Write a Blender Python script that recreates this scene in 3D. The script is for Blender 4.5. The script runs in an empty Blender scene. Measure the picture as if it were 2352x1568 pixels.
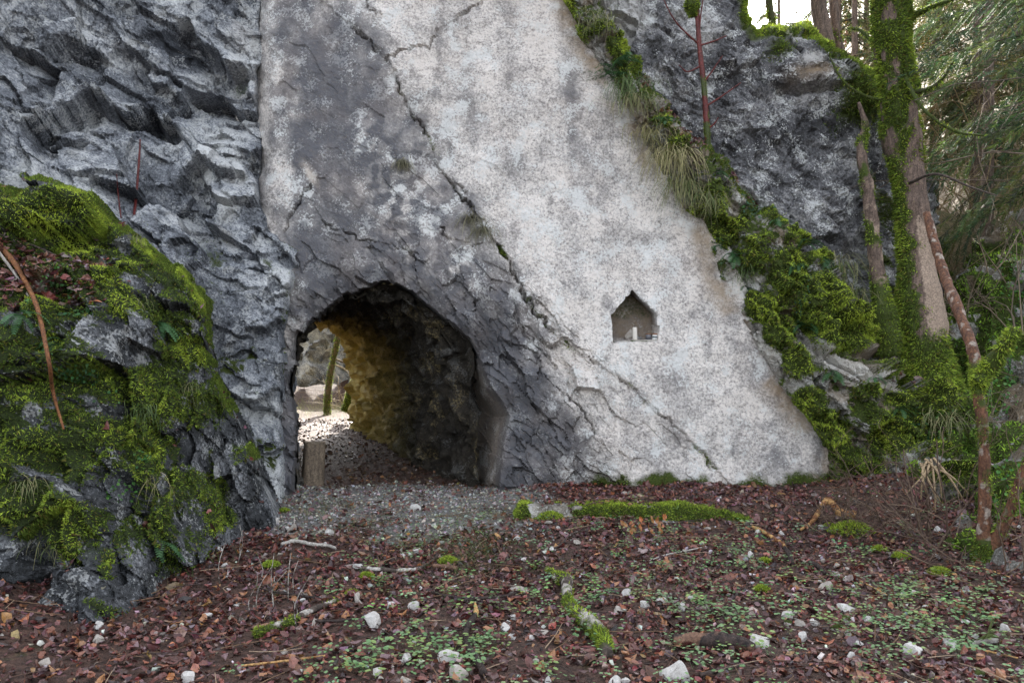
import bpy, bmesh, math, random, time
import numpy as np
from mathutils import Vector

T0 = time.time()
RNG = np.random.default_rng(7)
random.seed(7)
SC = bpy.context.scene
COL = SC.collection

# ------------------------------------------------------------------ camera, sky, sun, exposure
CAM_H = 1.6
cam_d = bpy.data.cameras.new('camera')
cam_d.lens = 28.0
cam_d.sensor_width = 36.0
cam_d.clip_end = 500.0
cam = bpy.data.objects.new('camera', cam_d)
cam.location = (0, 0, CAM_H)
SC.cycles.use_denoising = True
cam.rotation_euler = (math.radians(90), 0, 0)
COL.objects.link(cam)
SC.camera = cam

SUN_EL, SUN_AZ = 36.0, 6.0          # azimuth from +Y (behind the cliff) towards +X
w = bpy.data.worlds.new('World')
SC.world = w
w.use_nodes = True
wn, wl = w.node_tree.nodes, w.node_tree.links
sky = wn.new('ShaderNodeTexSky')
sky.sky_type = 'NISHITA'
sky.sun_disc = False
sky.sun_elevation = math.radians(SUN_EL)
sky.sun_rotation = math.radians(SUN_AZ)
sky.air_density = 1.0
sky.dust_density = 3.0
sky.ozone_density = 1.0
hs = wn.new('ShaderNodeHueSaturation')
hs.inputs['Saturation'].default_value = 0.29
wl.new(sky.outputs[0], hs.inputs['Color'])
wl.new(hs.outputs[0], wn['Background'].inputs['Color'])
wn['Background'].inputs['Strength'].default_value = 0.13

sd = bpy.data.lights.new('sun', 'SUN')
sd.energy = 3.0
sd.angle = math.radians(0.5)
sd.color = (1.0, 0.93, 0.82)
sun = bpy.data.objects.new('sun', sd)
_a, _e = math.radians(SUN_AZ), math.radians(SUN_EL)
sdir = Vector((math.sin(_a) * math.cos(_e), math.cos(_a) * math.cos(_e), math.sin(_e)))
sun.rotation_euler = sdir.to_track_quat('Z', 'Y').to_euler()
sun.location = sdir * 40
COL.objects.link(sun)

SC.view_settings.view_transform = 'Standard'
SC.view_settings.look = 'None'
SC.view_settings.gamma = 1.0
SC.view_settings.use_curve_mapping = False
SC.view_settings.exposure = 2.42
SC.cycles.max_bounces = 5
SC.cycles.diffuse_bounces = 4
SC.cycles.glossy_bounces = 2
SC.cycles.transparent_max_bounces = 4
SC.cycles.sample_clamp_indirect = 4.0
w.cycles.sampling_method = 'NONE'      # the open sky is even: surfaces sample it themselves

# ------------------------------------------------------------------ photo pixel -> place
# coordinates below are read off the photograph shown 2352 pixels wide
FP, CU, CV = 2352 * 28.0 / 36.0, 1176.0, 784.0


def P3(u, v, Y):
    u = np.asarray(u, float); v = np.asarray(v, float); Y = np.asarray(Y, float)
    return np.stack([(u - CU) / FP * Y, Y + 0 * u, CAM_H - (v - CV) / FP * Y], -1)


def slabY(v):
    """depth of the big leaning slab"""
    return 8.552 / (1 + 0.22 * (np.asarray(v, float) - CV) / FP)


def sst(a, b, x):
    t = np.clip((np.asarray(x, float) - a) / (b - a), 0, 1)
    return t * t * (3 - 2 * t)


# ------------------------------------------------------------------ noise
_perm = np.random.default_rng(3).permutation(256).astype(np.int64)
_perm = np.concatenate([_perm, _perm, _perm])
_g = np.random.default_rng(4).normal(size=(256, 3))
_g /= np.linalg.norm(_g, axis=1)[:, None]


def perlin(p, seed=0):
    p = np.asarray(p, float) + seed * 17.31
    i = np.floor(p).astype(np.int64)
    f = p - i
    i &= 255
    s = f * f * f * (f * (f * 6 - 15) + 10)
    out = 0
    for dx in (0, 1):
        wx = s[..., 0] if dx else 1 - s[..., 0]
        for dy in (0, 1):
            wy = s[..., 1] if dy else 1 - s[..., 1]
            for dz in (0, 1):
                wz = s[..., 2] if dz else 1 - s[..., 2]
                h = _perm[_perm[_perm[(i[..., 0] + dx) & 255] + ((i[..., 1] + dy) & 255)] + ((i[..., 2] + dz) & 255)]
                g = _g[h]
                out = out + wx * wy * wz * (g[..., 0] * (f[..., 0] - dx) + g[..., 1] * (f[..., 1] - dy) + g[..., 2] * (f[..., 2] - dz))
    return out * 1.5


def fbm(p, o=4, seed=0, gain=0.5):
    r = 0; a = 1.0; q = np.asarray(p, float)
    for k in range(o):
        r = r + a * perlin(q, seed + k * 3)
        q = q * 2.03; a *= gain
    return r


def ridged(p, o=4, seed=0, gain=0.5):
    r = 0; a = 1.0; q = np.asarray(p, float)
    for k in range(o):
        r = r + a * (1 - 2 * np.abs(perlin(q, seed + k * 3)))
        q = q * 2.07; a *= gain
    return r


_r1 = np.random.default_rng(11).random((256, 7)).astype(np.float32)


def facets(p, seed=0):
    """broken rock: each cell is a tilted facet; returns height, distance to the cell border"""
    p = (np.asarray(p, np.float32) + np.float32(seed * 5.77))
    shp = p.shape[:-1]
    p = p.reshape(-1, 3)
    fl = np.floor(p)
    f = p - fl
    i0 = fl.astype(np.int32)
    pm = _perm.astype(np.int32)
    best = np.full(len(p), 9e9, np.float32); sec = best.copy()
    bh = np.zeros(len(p), np.int32); bc = np.zeros(len(p), np.int8)
    offs = []
    for dx in (-1, 0, 1):
        hx = pm[(i0[:, 0] + dx) & 255]
        for dy in (-1, 0, 1):
            hxy = pm[hx + ((i0[:, 1] + dy) & 255)]
            for dz in (-1, 0, 1):
                h = pm[hxy + ((i0[:, 2] + dz) & 255)]
                d2 = (f[:, 0] - dx - _r1[h, 0]) ** 2 + (f[:, 1] - dy - _r1[h, 1]) ** 2 + (f[:, 2] - dz - _r1[h, 2]) ** 2
                m = d2 < best
                sec = np.where(m, best, np.minimum(sec, d2))
                bh = np.where(m, h, bh); bc = np.where(m, np.int8(len(offs)), bc)
                best = np.where(m, d2, best)
                offs.append((dx, dy, dz))
    r = _r1[bh]
    d = f - np.array(offs, np.float32)[bc] - r[:, :3]
    hgt = (r[:, 3] - 0.5) + ((r[:, 4:7] - 0.5) * d).sum(-1) * 1.6
    return hgt.reshape(shp).astype(float), (np.sqrt(sec) - np.sqrt(best)).reshape(shp).astype(float)


# ------------------------------------------------------------------ 2d helpers on the photo plane
def in_poly(u, v, poly):
    poly = np.asarray(poly, float)
    r = np.zeros(np.shape(u), bool)
    n = len(poly)
    for k in range(n):
        x0, y0 = poly[k]; x1, y1 = poly[(k + 1) % n]
        if y0 == y1:
            continue
        c = ((y0 > v) != (y1 > v)) & (u < (x1 - x0) * (v - y0) / (y1 - y0) + x0)
        r ^= c
    return r


def dist_line(u, v, line, closed=False):
    """distance, signed side (positive = right of travel as seen in the picture), parameter"""
    line = np.asarray(line, float)
    n = len(line)
    best = np.full(np.shape(u), 1e9); side = np.zeros(np.shape(u)); par = np.zeros(np.shape(u))
    m = n if closed else n - 1
    for k in range(m):
        a = line[k]; b = line[(k + 1) % n]
        d = b - a
        L = max(d @ d, 1e-9)
        t = np.clip(((u - a[0]) * d[0] + (v - a[1]) * d[1]) / L, 0, 1)
        qx = u - a[0] - t * d[0]; qy = v - a[1] - t * d[1]
        dd = np.hypot(qx, qy)
        s = d[0] * qy - d[1] * qx
        z = dd < best
        side = np.where(z, s, side); par = np.where(z, (k + t) / m, par)
        best = np.where(z, dd, best)
    return best, side, par


def sdf_poly(u, v, poly):
    d, _, _ = dist_line(u, v, poly, True)
    return np.where(in_poly(u, v, poly), d, -d)


def rbf(ctrl):
    c = np.asarray(ctrl, float)
    xy = c[:, :2] / 500.0; z = c[:, 2]
    n = len(c)

    def ker(r):
        return np.where(r > 1e-9, r * r * np.log(np.maximum(r, 1e-9)), 0)
    A = np.zeros((n + 3, n + 3))
    A[:n, :n] = ker(np.linalg.norm(xy[:, None] - xy[None], axis=2)) + np.eye(n) * 0.01
    A[:n, n] = 1; A[:n, n + 1:] = xy; A[n, :n] = 1; A[n + 1:, :n] = xy.T
    s = np.linalg.solve(A, np.concatenate([z, [0, 0, 0]]))

    def f(u, v):
        u = np.asarray(u, float) / 500; v = np.asarray(v, float) / 500
        r = s[n] + s[n + 1] * u + s[n + 2] * v
        for k in range(n):
            r = r + s[k] * ker(np.hypot(u - xy[k, 0], v - xy[k, 1]))
        return r
    return f


# ------------------------------------------------------------------ mesh helpers
def mesh_np(name, V, F, col=None, smooth=True, extra=None):
    me = bpy.data.meshes.new(name)
    V = np.asarray(V, np.float32); F = np.asarray(F, np.int32)
    k = F.shape[1]; n = len(F)
    me.vertices.add(len(V)); me.vertices.foreach_set('co', V.ravel())
    me.loops.add(n * k); me.loops.foreach_set('vertex_index', F.ravel())
    me.polygons.add(n)
    me.polygons.foreach_set('loop_start', np.arange(0, n * k, k, dtype=np.int32))
    me.polygons.foreach_set('loop_total', np.full(n, k, np.int32))
    me.polygons.foreach_set('use_smooth', np.full(n, smooth))
    if col is not None:
        c = np.ones((len(V), 4), np.float32); c[:, :3] = col
        a = me.color_attributes.new('Col', 'FLOAT_COLOR', 'POINT')
        a.data.foreach_set('color', c.ravel())
    me.update(); me.validate()
    return me


def link(name, me, mat=None, parent=None, label=None, cat=None, group=None, kind=None, loc=None):
    o = bpy.data.objects.new(name, me)
    COL.objects.link(o)
    if mat is not None and me is not None and len(me.materials) == 0:
        me.materials.append(mat)
    if parent is not None:
        o.parent = parent
    if loc is not None:
        o.location = loc
    if label: o['label'] = label
    if cat: o['category'] = cat
    if group: o['group'] = group
    if kind: o['kind'] = kind
    return o


def thing(name, label, cat, loc=(0, 0, 0), group=None, kind=None):
    return link(name, None, None, None, label, cat, group, kind, loc)


def cat_geo(parts):
    V = []; F = []; C = []; n = 0
    for p in parts:
        V.append(p[0]); F.append(np.asarray(p[1]) + n); n += len(p[0])
        if len(p) > 2:
            C.append(p[2])
    return (np.concatenate(V), np.concatenate(F)) + ((np.concatenate(C),) if C else ())


def stamp(TV, TF, pos, R, scale, colr=None):
    """copy a template to many places: R (n,3,3), scale (n,) or (n,3)"""
    n = len(pos); k = len(TV)
    s = np.asarray(scale, float)
    s = s[:, None, None] if s.ndim == 1 else s[:, None, :]
    V = np.einsum('nij,nkj->nki', R, TV[None] * s) + pos[:, None]
    F = (np.asarray(TF)[None] + (np.arange(n) * k)[:, None, None]).reshape(-1, np.shape(TF)[1])
    if colr is None:
        return V.reshape(-1, 3), F
    return V.reshape(-1, 3), F, np.repeat(colr, k, 0)


def frames(N, ang=None, rng=RNG):
    """rotation matrices whose third column is N, spun by ang"""
    N = N / np.maximum(np.linalg.norm(N, axis=1), 1e-9)[:, None]
    h = np.where(np.abs(N[:, 2:3]) < 0.9, np.array([[0, 0, 1.0]]), np.array([[1.0, 0, 0]]))
    X = np.cross(h, N); X /= np.linalg.norm(X, axis=1)[:, None]
    Y = np.cross(N, X)
    if ang is None:
        ang = rng.random(len(N)) * 2 * np.pi
    c, s = np.cos(ang)[:, None], np.sin(ang)[:, None]
    return np.stack([X * c + Y * s, -X * s + Y * c, N], 2)


def spline(pts, n):
    """Catmull-Rom through the points"""
    p = np.asarray(pts, float)
    if len(p) == 2:
        t = np.linspace(0, 1, n)[:, None]
        return p[0] * (1 - t) + p[1] * t
    q = np.concatenate([[2 * p[0] - p[1]], p, [2 * p[-1] - p[-2]]])
    t = np.linspace(0, len(p) - 1 - 1e-6, n)
    i = t.astype(int); f = (t - i)[:, None]
    a, b, c, d = q[i], q[i + 1], q[i + 2], q[i + 3]
    return 0.5 * (2 * b + (c - a) * f + (2 * a - 5 * b + 4 * c - d) * f ** 2 + (3 * b - a - 3 * c + d) * f ** 3)


def tube(pts, rad, sides=8, n=None, cap=True):
    """tapered tube through points; returns V, quads"""
    n = n or max(2, len(pts))
    C = spline(np.asarray(pts, float), n)
    r = np.interp(np.linspace(0, 1, n), np.linspace(0, 1, len(rad)), rad)
    Tn = np.gradient(C, axis=0); Tn /= np.maximum(np.linalg.norm(Tn, axis=1), 1e-9)[:, None]
    h = np.array([0.31, 0.93, 0.2]) if abs(Tn[0] @ np.array([0.31, 0.93, 0.2])) < 0.9 else np.array([1.0, 0, 0])
    X = np.cross(Tn, h); X /= np.maximum(np.linalg.norm(X, axis=1), 1e-9)[:, None]
    Y = np.cross(Tn, X)
    a = np.arange(sides) / sides * 2 * np.pi
    V = C[:, None] + r[:, None, None] * (X[:, None] * np.cos(a)[None, :, None] + Y[:, None] * np.sin(a)[None, :, None])
    V = V.reshape(-1, 3)
    i = np.arange(n - 1)[:, None] * sides; j = np.arange(sides)[None]
    F = np.stack([i + j, i + (j + 1) % sides, i + sides + (j + 1) % sides, i + sides + j], -1).reshape(-1, 4)
    if cap:
        V = np.concatenate([V, C[:1], C[-1:]])
        m = n * sides
        j = np.arange(sides)
        F = np.concatenate([F, np.stack([j * 0 + m, (j + 1) % sides, j, j * 0 + m], 1),
                            np.stack([j * 0 + m + 1, (n - 1) * sides + j, (n - 1) * sides + (j + 1) % sides, j * 0 + m + 1], 1)])
    return V, F


def vert_normals(V, F):
    a = V[F[:, 1]] - V[F[:, 0]]; b = V[F[:, -1]] - V[F[:, 0]]
    fn = np.cross(a, b)
    N = np.zeros_like(V)
    for k in range(F.shape[1]):
        np.add.at(N, F[:, k], fn)
    return N / np.maximum(np.linalg.norm(N, axis=1), 1e-12)[:, None]


def fix_tris(F):
    """cap quads that repeat a vertex are turned into proper polygons by validate"""
    return F


def mesh_tube(name, V, F, col=None, smooth=True):
    """caps hold degenerate quads: build through from_pydata"""
    me = bpy.data.meshes.new(name)
    fl = []
    for f in F.tolist():
        fl.append(f[:3] if f[3] == f[0] else f)
    me.from_pydata(V.tolist(), [], fl)
    me.polygons.foreach_set('use_smooth', np.full(len(me.polygons), smooth))
    if col is not None:
        c = np.ones((len(V), 4), np.float32); c[:, :3] = col
        a = me.color_attributes.new('Col', 'FLOAT_COLOR', 'POINT')
        a.data.foreach_set('color', c.ravel())
    me.update()
    return me


# ------------------------------------------------------------------ materials
class NT:
    def __init__(s, name):
        s.m = bpy.data.materials.new(name); s.m.use_nodes = True
        s.n = s.m.node_tree.nodes; s.l = s.m.node_tree.links
        s.b = s.n['Principled BSDF']
        s.co = s.n.new('ShaderNodeTexCoord').outputs['Object']

    def new(s, t, **kw):
        x = s.n.new(t)
        for k, v in kw.items():
            setattr(x, k, v)
        return x

    def sock(s, x, inp):
        if isinstance(x, (int, float)):
            inp.default_value = x
        elif isinstance(x, tuple):
            inp.default_value = x + (1,) if len(x) == 3 and inp.type == 'RGBA' else x
        else:
            s.l.new(x, inp)

    def noise(s, scale, detail=4, rough=0.55, vec=None, dist=0.0):
        x = s.new('ShaderNodeTexNoise')
        x.inputs['Scale'].default_value = scale; x.inputs['Detail'].default_value = detail
        x.inputs['Roughness'].default_value = rough; x.inputs['Distortion'].default_value = dist
        s.l.new(vec or s.co, x.inputs['Vector'])
        return x.outputs['Fac']

    def voro(s, scale, feat='F1', vec=None):
        x = s.new('ShaderNodeTexVoronoi', feature=feat)
        x.inputs['Scale'].default_value = scale
        s.l.new(vec or s.co, x.inputs['Vector'])
        return x.outputs['Distance']

    def math(s, op, a, b=0.0, clamp=False):
        x = s.new('ShaderNodeMath', operation=op, use_clamp=clamp)
        s.sock(a, x.inputs[0]); s.sock(b, x.inputs[1])
        return x.outputs[0]

    def ramp(s, fac, stops):
        x = s.new('ShaderNodeValToRGB')
        e = x.color_ramp.elements
        while len(e) < len(stops):
            e.new(0.5)
        for k, (p, c) in enumerate(stops):
            e[k].position = p
            e[k].color = (c, c, c, 1) if isinstance(c, (int, float)) else tuple(c) + (1,)
        s.l.new(fac, x.inputs[0])
        return x.outputs[0]

    def mix(s, fac, a, b, mode='MIX'):
        x = s.new('ShaderNodeMix', data_type='RGBA', blend_type=mode)
        s.sock(fac, x.inputs[0]); s.sock(a, x.inputs[6]); s.sock(b, x.inputs[7])
        return x.outputs[2]

    def attr(s, name='Col'):
        x = s.new('ShaderNodeAttribute', attribute_name=name)
        return x.outputs['Color']

    def sep(s, c):
        x = s.new('ShaderNodeSeparateColor'); s.l.new(c, x.inputs[0])
        return x.outputs[0], x.outputs[1], x.outputs[2]

    def bump(s, h, strength=0.5, dist=0.02, prev=None):
        x = s.new('ShaderNodeBump')
        x.inputs['Strength'].default_value = strength; x.inputs['Distance'].default_value = dist
        s.l.new(h, x.inputs['Height'])
        if prev is not None:
            s.l.new(prev, x.inputs['Normal'])
        return x.outputs[0]

    def out(s, color, rough=0.85, normal=None, spec=0.3):
        s.sock(color, s.b.inputs['Base Color']); s.sock(rough, s.b.inputs['Roughness'])
        s.b.inputs['Specular IOR Level'].default_value = spec
        if normal is not None:
            s.l.new(normal, s.b.inputs['Normal'])
        return s.m

    def mapping(s, scale, rot=(0, 0, 0)):
        x = s.new('ShaderNodeMapping')
        x.inputs['Scale'].default_value = scale; x.inputs['Rotation'].default_value = rot
        s.l.new(s.co, x.inputs['Vector'])
        return x.outputs[0]


def rock_mat(name, dark, mid, pale, speck=(0.10, 0.10, 0.10), lichen=(0.62, 0.63, 0.62), bump=0.5, lich=0.5, moss=(0.055, 0.075, 0.012), contrast=0.55, brown=(0.22, 0.15, 0.08), calm=0.0):
    """attribute Col: R how pale the stone is, G moss film, B brown stain"""
    t = NT(name)
    r, g, b = t.sep(t.attr())
    n1 = t.noise(2.2, 2, 0.6)
    n2 = t.noise(38, 3, 0.75)
    n3 = t.noise(110, 1, 0.6)
    n4 = t.noise(9, 4, 0.75)
    am = t.math('ADD', t.math('MULTIPLY', r, calm), 1.0 - calm * 0.75)
    am = t.math('MULTIPLY', am, t.ramp(n1, [(0.3, 0.65), (0.7, 1.25)]))
    v = t.math('ADD', r, t.math('MULTIPLY', t.math('MULTIPLY', t.math('SUBTRACT', n1, 0.5), 0.40), am))
    v = t.math('ADD', v, t.math('MULTIPLY', t.math('MULTIPLY', t.math('SUBTRACT', n4, 0.5), contrast), am))
    v = t.math('ADD', v, t.math('MULTIPLY', t.math('MULTIPLY', t.math('SUBTRACT', n2, 0.5), contrast * 1.7), am))
    c = t.ramp(v, [(0.08, dark), (0.45, mid), (0.85, pale)])
    # dark weathered pits and pale lichen crusts
    pit = t.ramp(t.math('ADD', n2, t.math('MULTIPLY', t.math('SUBTRACT', n3, 0.5), 0.6)), [(0.36, 1.0), (0.47, 0.0)])
    pit = t.math('MULTIPLY', pit, t.ramp(t.math('ADD', n4, t.math('MULTIPLY', t.math('SUBTRACT', n1, 0.5), 0.6)), [(0.38, 0.95), (0.62, 0.15)]))
    c = t.mix(t.math('MULTIPLY', pit, 0.7), c, speck)
    l1 = t.noise(42, 2, 0.55, vec=t.mapping((1, 1, 1), (0.4, 0.8, 0.2)))
    l2 = t.noise(4.0, 1, 0.6, vec=t.mapping((1, 1, 1), (1.4, 0.3, 0.9)))
    lf = t.math('ADD', l1, t.math('MULTIPLY', t.math('SUBTRACT', l2, 0.5), 1.1))
    lm = t.ramp(lf, [(0.63, 0.0), (0.67, 1.0)])
    lk = t.math('MULTIPLY', lm, lich)
    if calm:
        lk = t.math('MULTIPLY', lk, t.ramp(r, [(0.05, 0.25), (0.35, 1.0)]))
    c = t.mix(lk, c, lichen)
    l3 = t.ramp(l2, [(0.56, 0.0), (0.66, 1.0)])
    l3 = t.math('MULTIPLY', l3, t.ramp(r, [(0.15, 0.0), (0.5, 1.0)]))
    c = t.mix(t.math('MULTIPLY', l3, 0.20 * lich), c, lichen)
    c = t.mix(t.math('MULTIPLY', t.ramp(n1, [(0.45, 0.0), (0.7, 1.0)]), 0.16 if calm else 0.0), c, (0.40, 0.31, 0.25))
    # brown stains, moss film
    c = t.mix(t.math('MULTIPLY', b, t.ramp(n4, [(0.3, 0.3), (0.6, 1.0)])), c, brown)
    mm = t.ramp(t.math('ADD', g, t.math('MULTIPLY', t.math('SUBTRACT', n2, 0.5), 0.8)), [(0.36, 0.0), (0.6, 1.0)])
    mc = t.mix(n4, moss, tuple(x * 0.55 for x in moss))
    c = t.mix(mm, c, mc)
    h = t.math('ADD', n2, t.math('MULTIPLY', n3, 0.35))
    nb = t.bump(h, bump, 0.03)
    return t.out(c, 0.82, nb, 0.25)


M = {}
M['slab'] = rock_mat('pale_limestone', (0.098, 0.099, 0.110), (0.27, 0.258, 0.252), (0.68, 0.635, 0.595), speck=(0.17, 0.148, 0.135), bump=0.5, lich=0.7, contrast=0.8, calm=0.85)
M['cliff'] = rock_mat('rugged_limestone', (0.050, 0.055, 0.066), (0.22, 0.235, 0.26), (0.58, 0.59, 0.59), speck=(0.03, 0.033, 0.038), bump=0.8, lich=0.45, contrast=0.7)
M['dark'] = rock_mat('dark_limestone', (0.052, 0.052, 0.056), (0.16, 0.16, 0.168), (0.46, 0.45, 0.44), speck=(0.035, 0.035, 0.036), bump=0.8, lich=0.7, contrast=0.75)
M['outcrop'] = rock_mat('mossy_limestone', (0.022, 0.024, 0.026), (0.068, 0.072, 0.078), (0.32, 0.33, 0.35), speck=(0.02, 0.022, 0.022), bump=0.9, lich=0.4, contrast=0.7, moss=(0.030, 0.045, 0.010))
M['rib'] = rock_mat('ledge_limestone', (0.05, 0.048, 0.04), (0.20, 0.19, 0.17), (0.50, 0.48, 0.44), speck=(0.05, 0.045, 0.04), bump=0.8, lich=0.4, contrast=0.6, moss=(0.050, 0.070, 0.012))
M['tunnel'] = rock_mat('chiselled_tunnel_rock', (0.016, 0.014, 0.012), (0.048, 0.040, 0.030), (0.42, 0.33, 0.15), speck=(0.022, 0.018, 0.012), bump=1.0, lich=0.1, contrast=0.6, brown=(0.42, 0.35, 0.11))  # near-black tones carry the tunnel's shade, ochre the glow of the exit
M['stone'] = rock_mat('loose_limestone', (0.20, 0.18, 0.16), (0.40, 0.375, 0.35), (0.58, 0.56, 0.53), speck=(0.16, 0.14, 0.12), bump=0.35, lich=0.3, contrast=0.35)


def simple_mat(name, rough=0.6, spec=0.3, noise_scale=40, var=0.35, bump=0.0, trans=0.0):
    """colour comes from the per-piece attribute, broken up by grain"""
    t = NT(name)
    c = t.attr()
    n = t.noise(noise_scale, 4, 0.6)
    c = t.mix(1.0, c, t.ramp(n, [(0.25, 1 - var), (0.75, 1 + var)]), 'MULTIPLY')
    nb = t.bump(n, bump, 0.01) if bump else None
    m = t.out(c, rough, nb, spec)
    if trans:
        tr = t.new('ShaderNodeBsdfTranslucent'); t.l.new(c, tr.inputs['Color'])
        mx = t.new('ShaderNodeMixShader'); mx.inputs[0].default_value = trans
        t.l.new(t.b.outputs[0], mx.inputs[1]); t.l.new(tr.outputs[0], mx.inputs[2])
        t.l.new(mx.outputs[0], t.n['Material Output'].inputs['Surface'])
    return m


M['moss'] = simple_mat('moss_fronds', 0.8, 0.15, 60, 0.3, 0, 0.25)
M['leaf'] = simple_mat('wet_fallen_leaf', 0.32, 0.5, 90, 0.45, 0.2)
M['green'] = simple_mat('green_leaf', 0.5, 0.35, 60, 0.2, 0, 0.3)
M['grass'] = simple_mat('grass_blade', 0.6, 0.25, 30, 0.25, 0, 0.25)
M['needle'] = simple_mat('spruce_needles', 0.6, 0.25, 20, 0.3, 0, 0.35)
M['twig'] = simple_mat('twig_bark', 0.75, 0.25, 60, 0.4, 0.4)


def ground_mat():
    t = NT('forest_soil')
    r, g, b = t.sep(t.attr())      # R gravel
    n2 = t.noise(28, 3, 0.7); n3 = t.noise(9, 3, 0.65)
    c = t.ramp(n2, [(0.3, (0.022, 0.014, 0.011)), (0.5, (0.060, 0.034, 0.026)), (0.7, (0.11, 0.06, 0.045))])
    gr = t.ramp(t.math('ADD', n2, t.math('MULTIPLY', t.math('SUBTRACT', n3, 0.5), 0.4)), [(0.3, (0.07, 0.068, 0.066)), (0.55, (0.17, 0.165, 0.155)), (0.75, (0.32, 0.31, 0.29))])
    c = t.mix(t.ramp(t.math('ADD', r, t.math('MULTIPLY', t.math('SUBTRACT', n3, 0.5), 0.7)), [(0.35, 0.0), (0.65, 1.0)]), c, gr)
    c = t.mix(t.ramp(t.math('ADD', g, t.math('MULTIPLY', t.math('SUBTRACT', n3, 0.5), 0.6)), [(0.4, 0.0), (0.65, 1.0)]), c, (0.045, 0.07, 0.015))
    nb = t.bump(t.math('ADD', n2, n3), 0.9, 0.03)
    return t.out(c, 0.7, nb, 0.3)


M['ground'] = ground_mat()


def bark_mat(name, base, dark, patch, moss=(0.06, 0.085, 0.012), ring=False):
    """attribute Col: R peeled or pale patches, G moss"""
    t = NT(name)
    r, g, b = t.sep(t.attr())
    n1 = t.noise(14, 3, 0.7); n2 = t.noise(60, 3, 0.7); n3 = t.noise(34, 3, 0.65, vec=t.mapping((1, 1, 0.22)))
    c = t.ramp(n3, [(0.3, dark), (0.65, base)])
    pm = t.ramp(t.math('ADD', r, t.math('MULTIPLY', t.math('SUBTRACT', n1, 0.5), 0.9)), [(0.45, 0.0), (0.6, 1.0)])
    c = t.mix(pm, c, patch)
    c = t.mix(1.0, c, t.ramp(n2, [(0.3, 0.45), (0.7, 1.4)]), 'MULTIPLY')
    mm = t.ramp(t.math('ADD', g, t.math('MULTIPLY', t.math('SUBTRACT', n1, 0.5), 0.9)), [(0.38, 0.0), (0.58, 1.0)])
    c = t.mix(mm, c, t.mix(n2, moss, tuple(x * 0.4 for x in moss)))
    nb = t.bump(t.math('ADD', n3, t.math('MULTIPLY', n2, 0.5)), 0.7, 0.02)
    return t.out(c, 0.75, nb, 0.3)


M['bark'] = bark_mat('maple_bark', (0.19, 0.135, 0.105), (0.06, 0.043, 0.036), (0.31, 0.235, 0.18))
M['redbark'] = bark_mat('reddish_bark', (0.17, 0.078, 0.042), (0.055, 0.028, 0.02), (0.30, 0.25, 0.21))
M['cherry'] = bark_mat('glossy_cherry_bark', (0.15, 0.030, 0.026), (0.07, 0.014, 0.014), (0.24, 0.085, 0.065))
M['cherry'].node_tree.nodes['Principled BSDF'].inputs['Roughness'].default_value = 0.3
M['stick'] = bark_mat('dead_stick_bark', (0.10, 0.075, 0.06), (0.03, 0.024, 0.022), (0.42, 0.39, 0.35))
M['blackwood'] = bark_mat('rotten_black_wood', (0.06, 0.04, 0.034), (0.012, 0.010, 0.010), (0.16, 0.09, 0.06))
M['orangewood'] = bark_mat('broken_orange_wood', (0.26, 0.11, 0.04), (0.10, 0.04, 0.02), (0.50, 0.30, 0.12))
M['post'] = bark_mat('weathered_post_wood', (0.22, 0.17, 0.12), (0.09, 0.068, 0.05), (0.28, 0.22, 0.16))

# ------------------------------------------------------------------ rock sheets
SHEETS = {}


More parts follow.
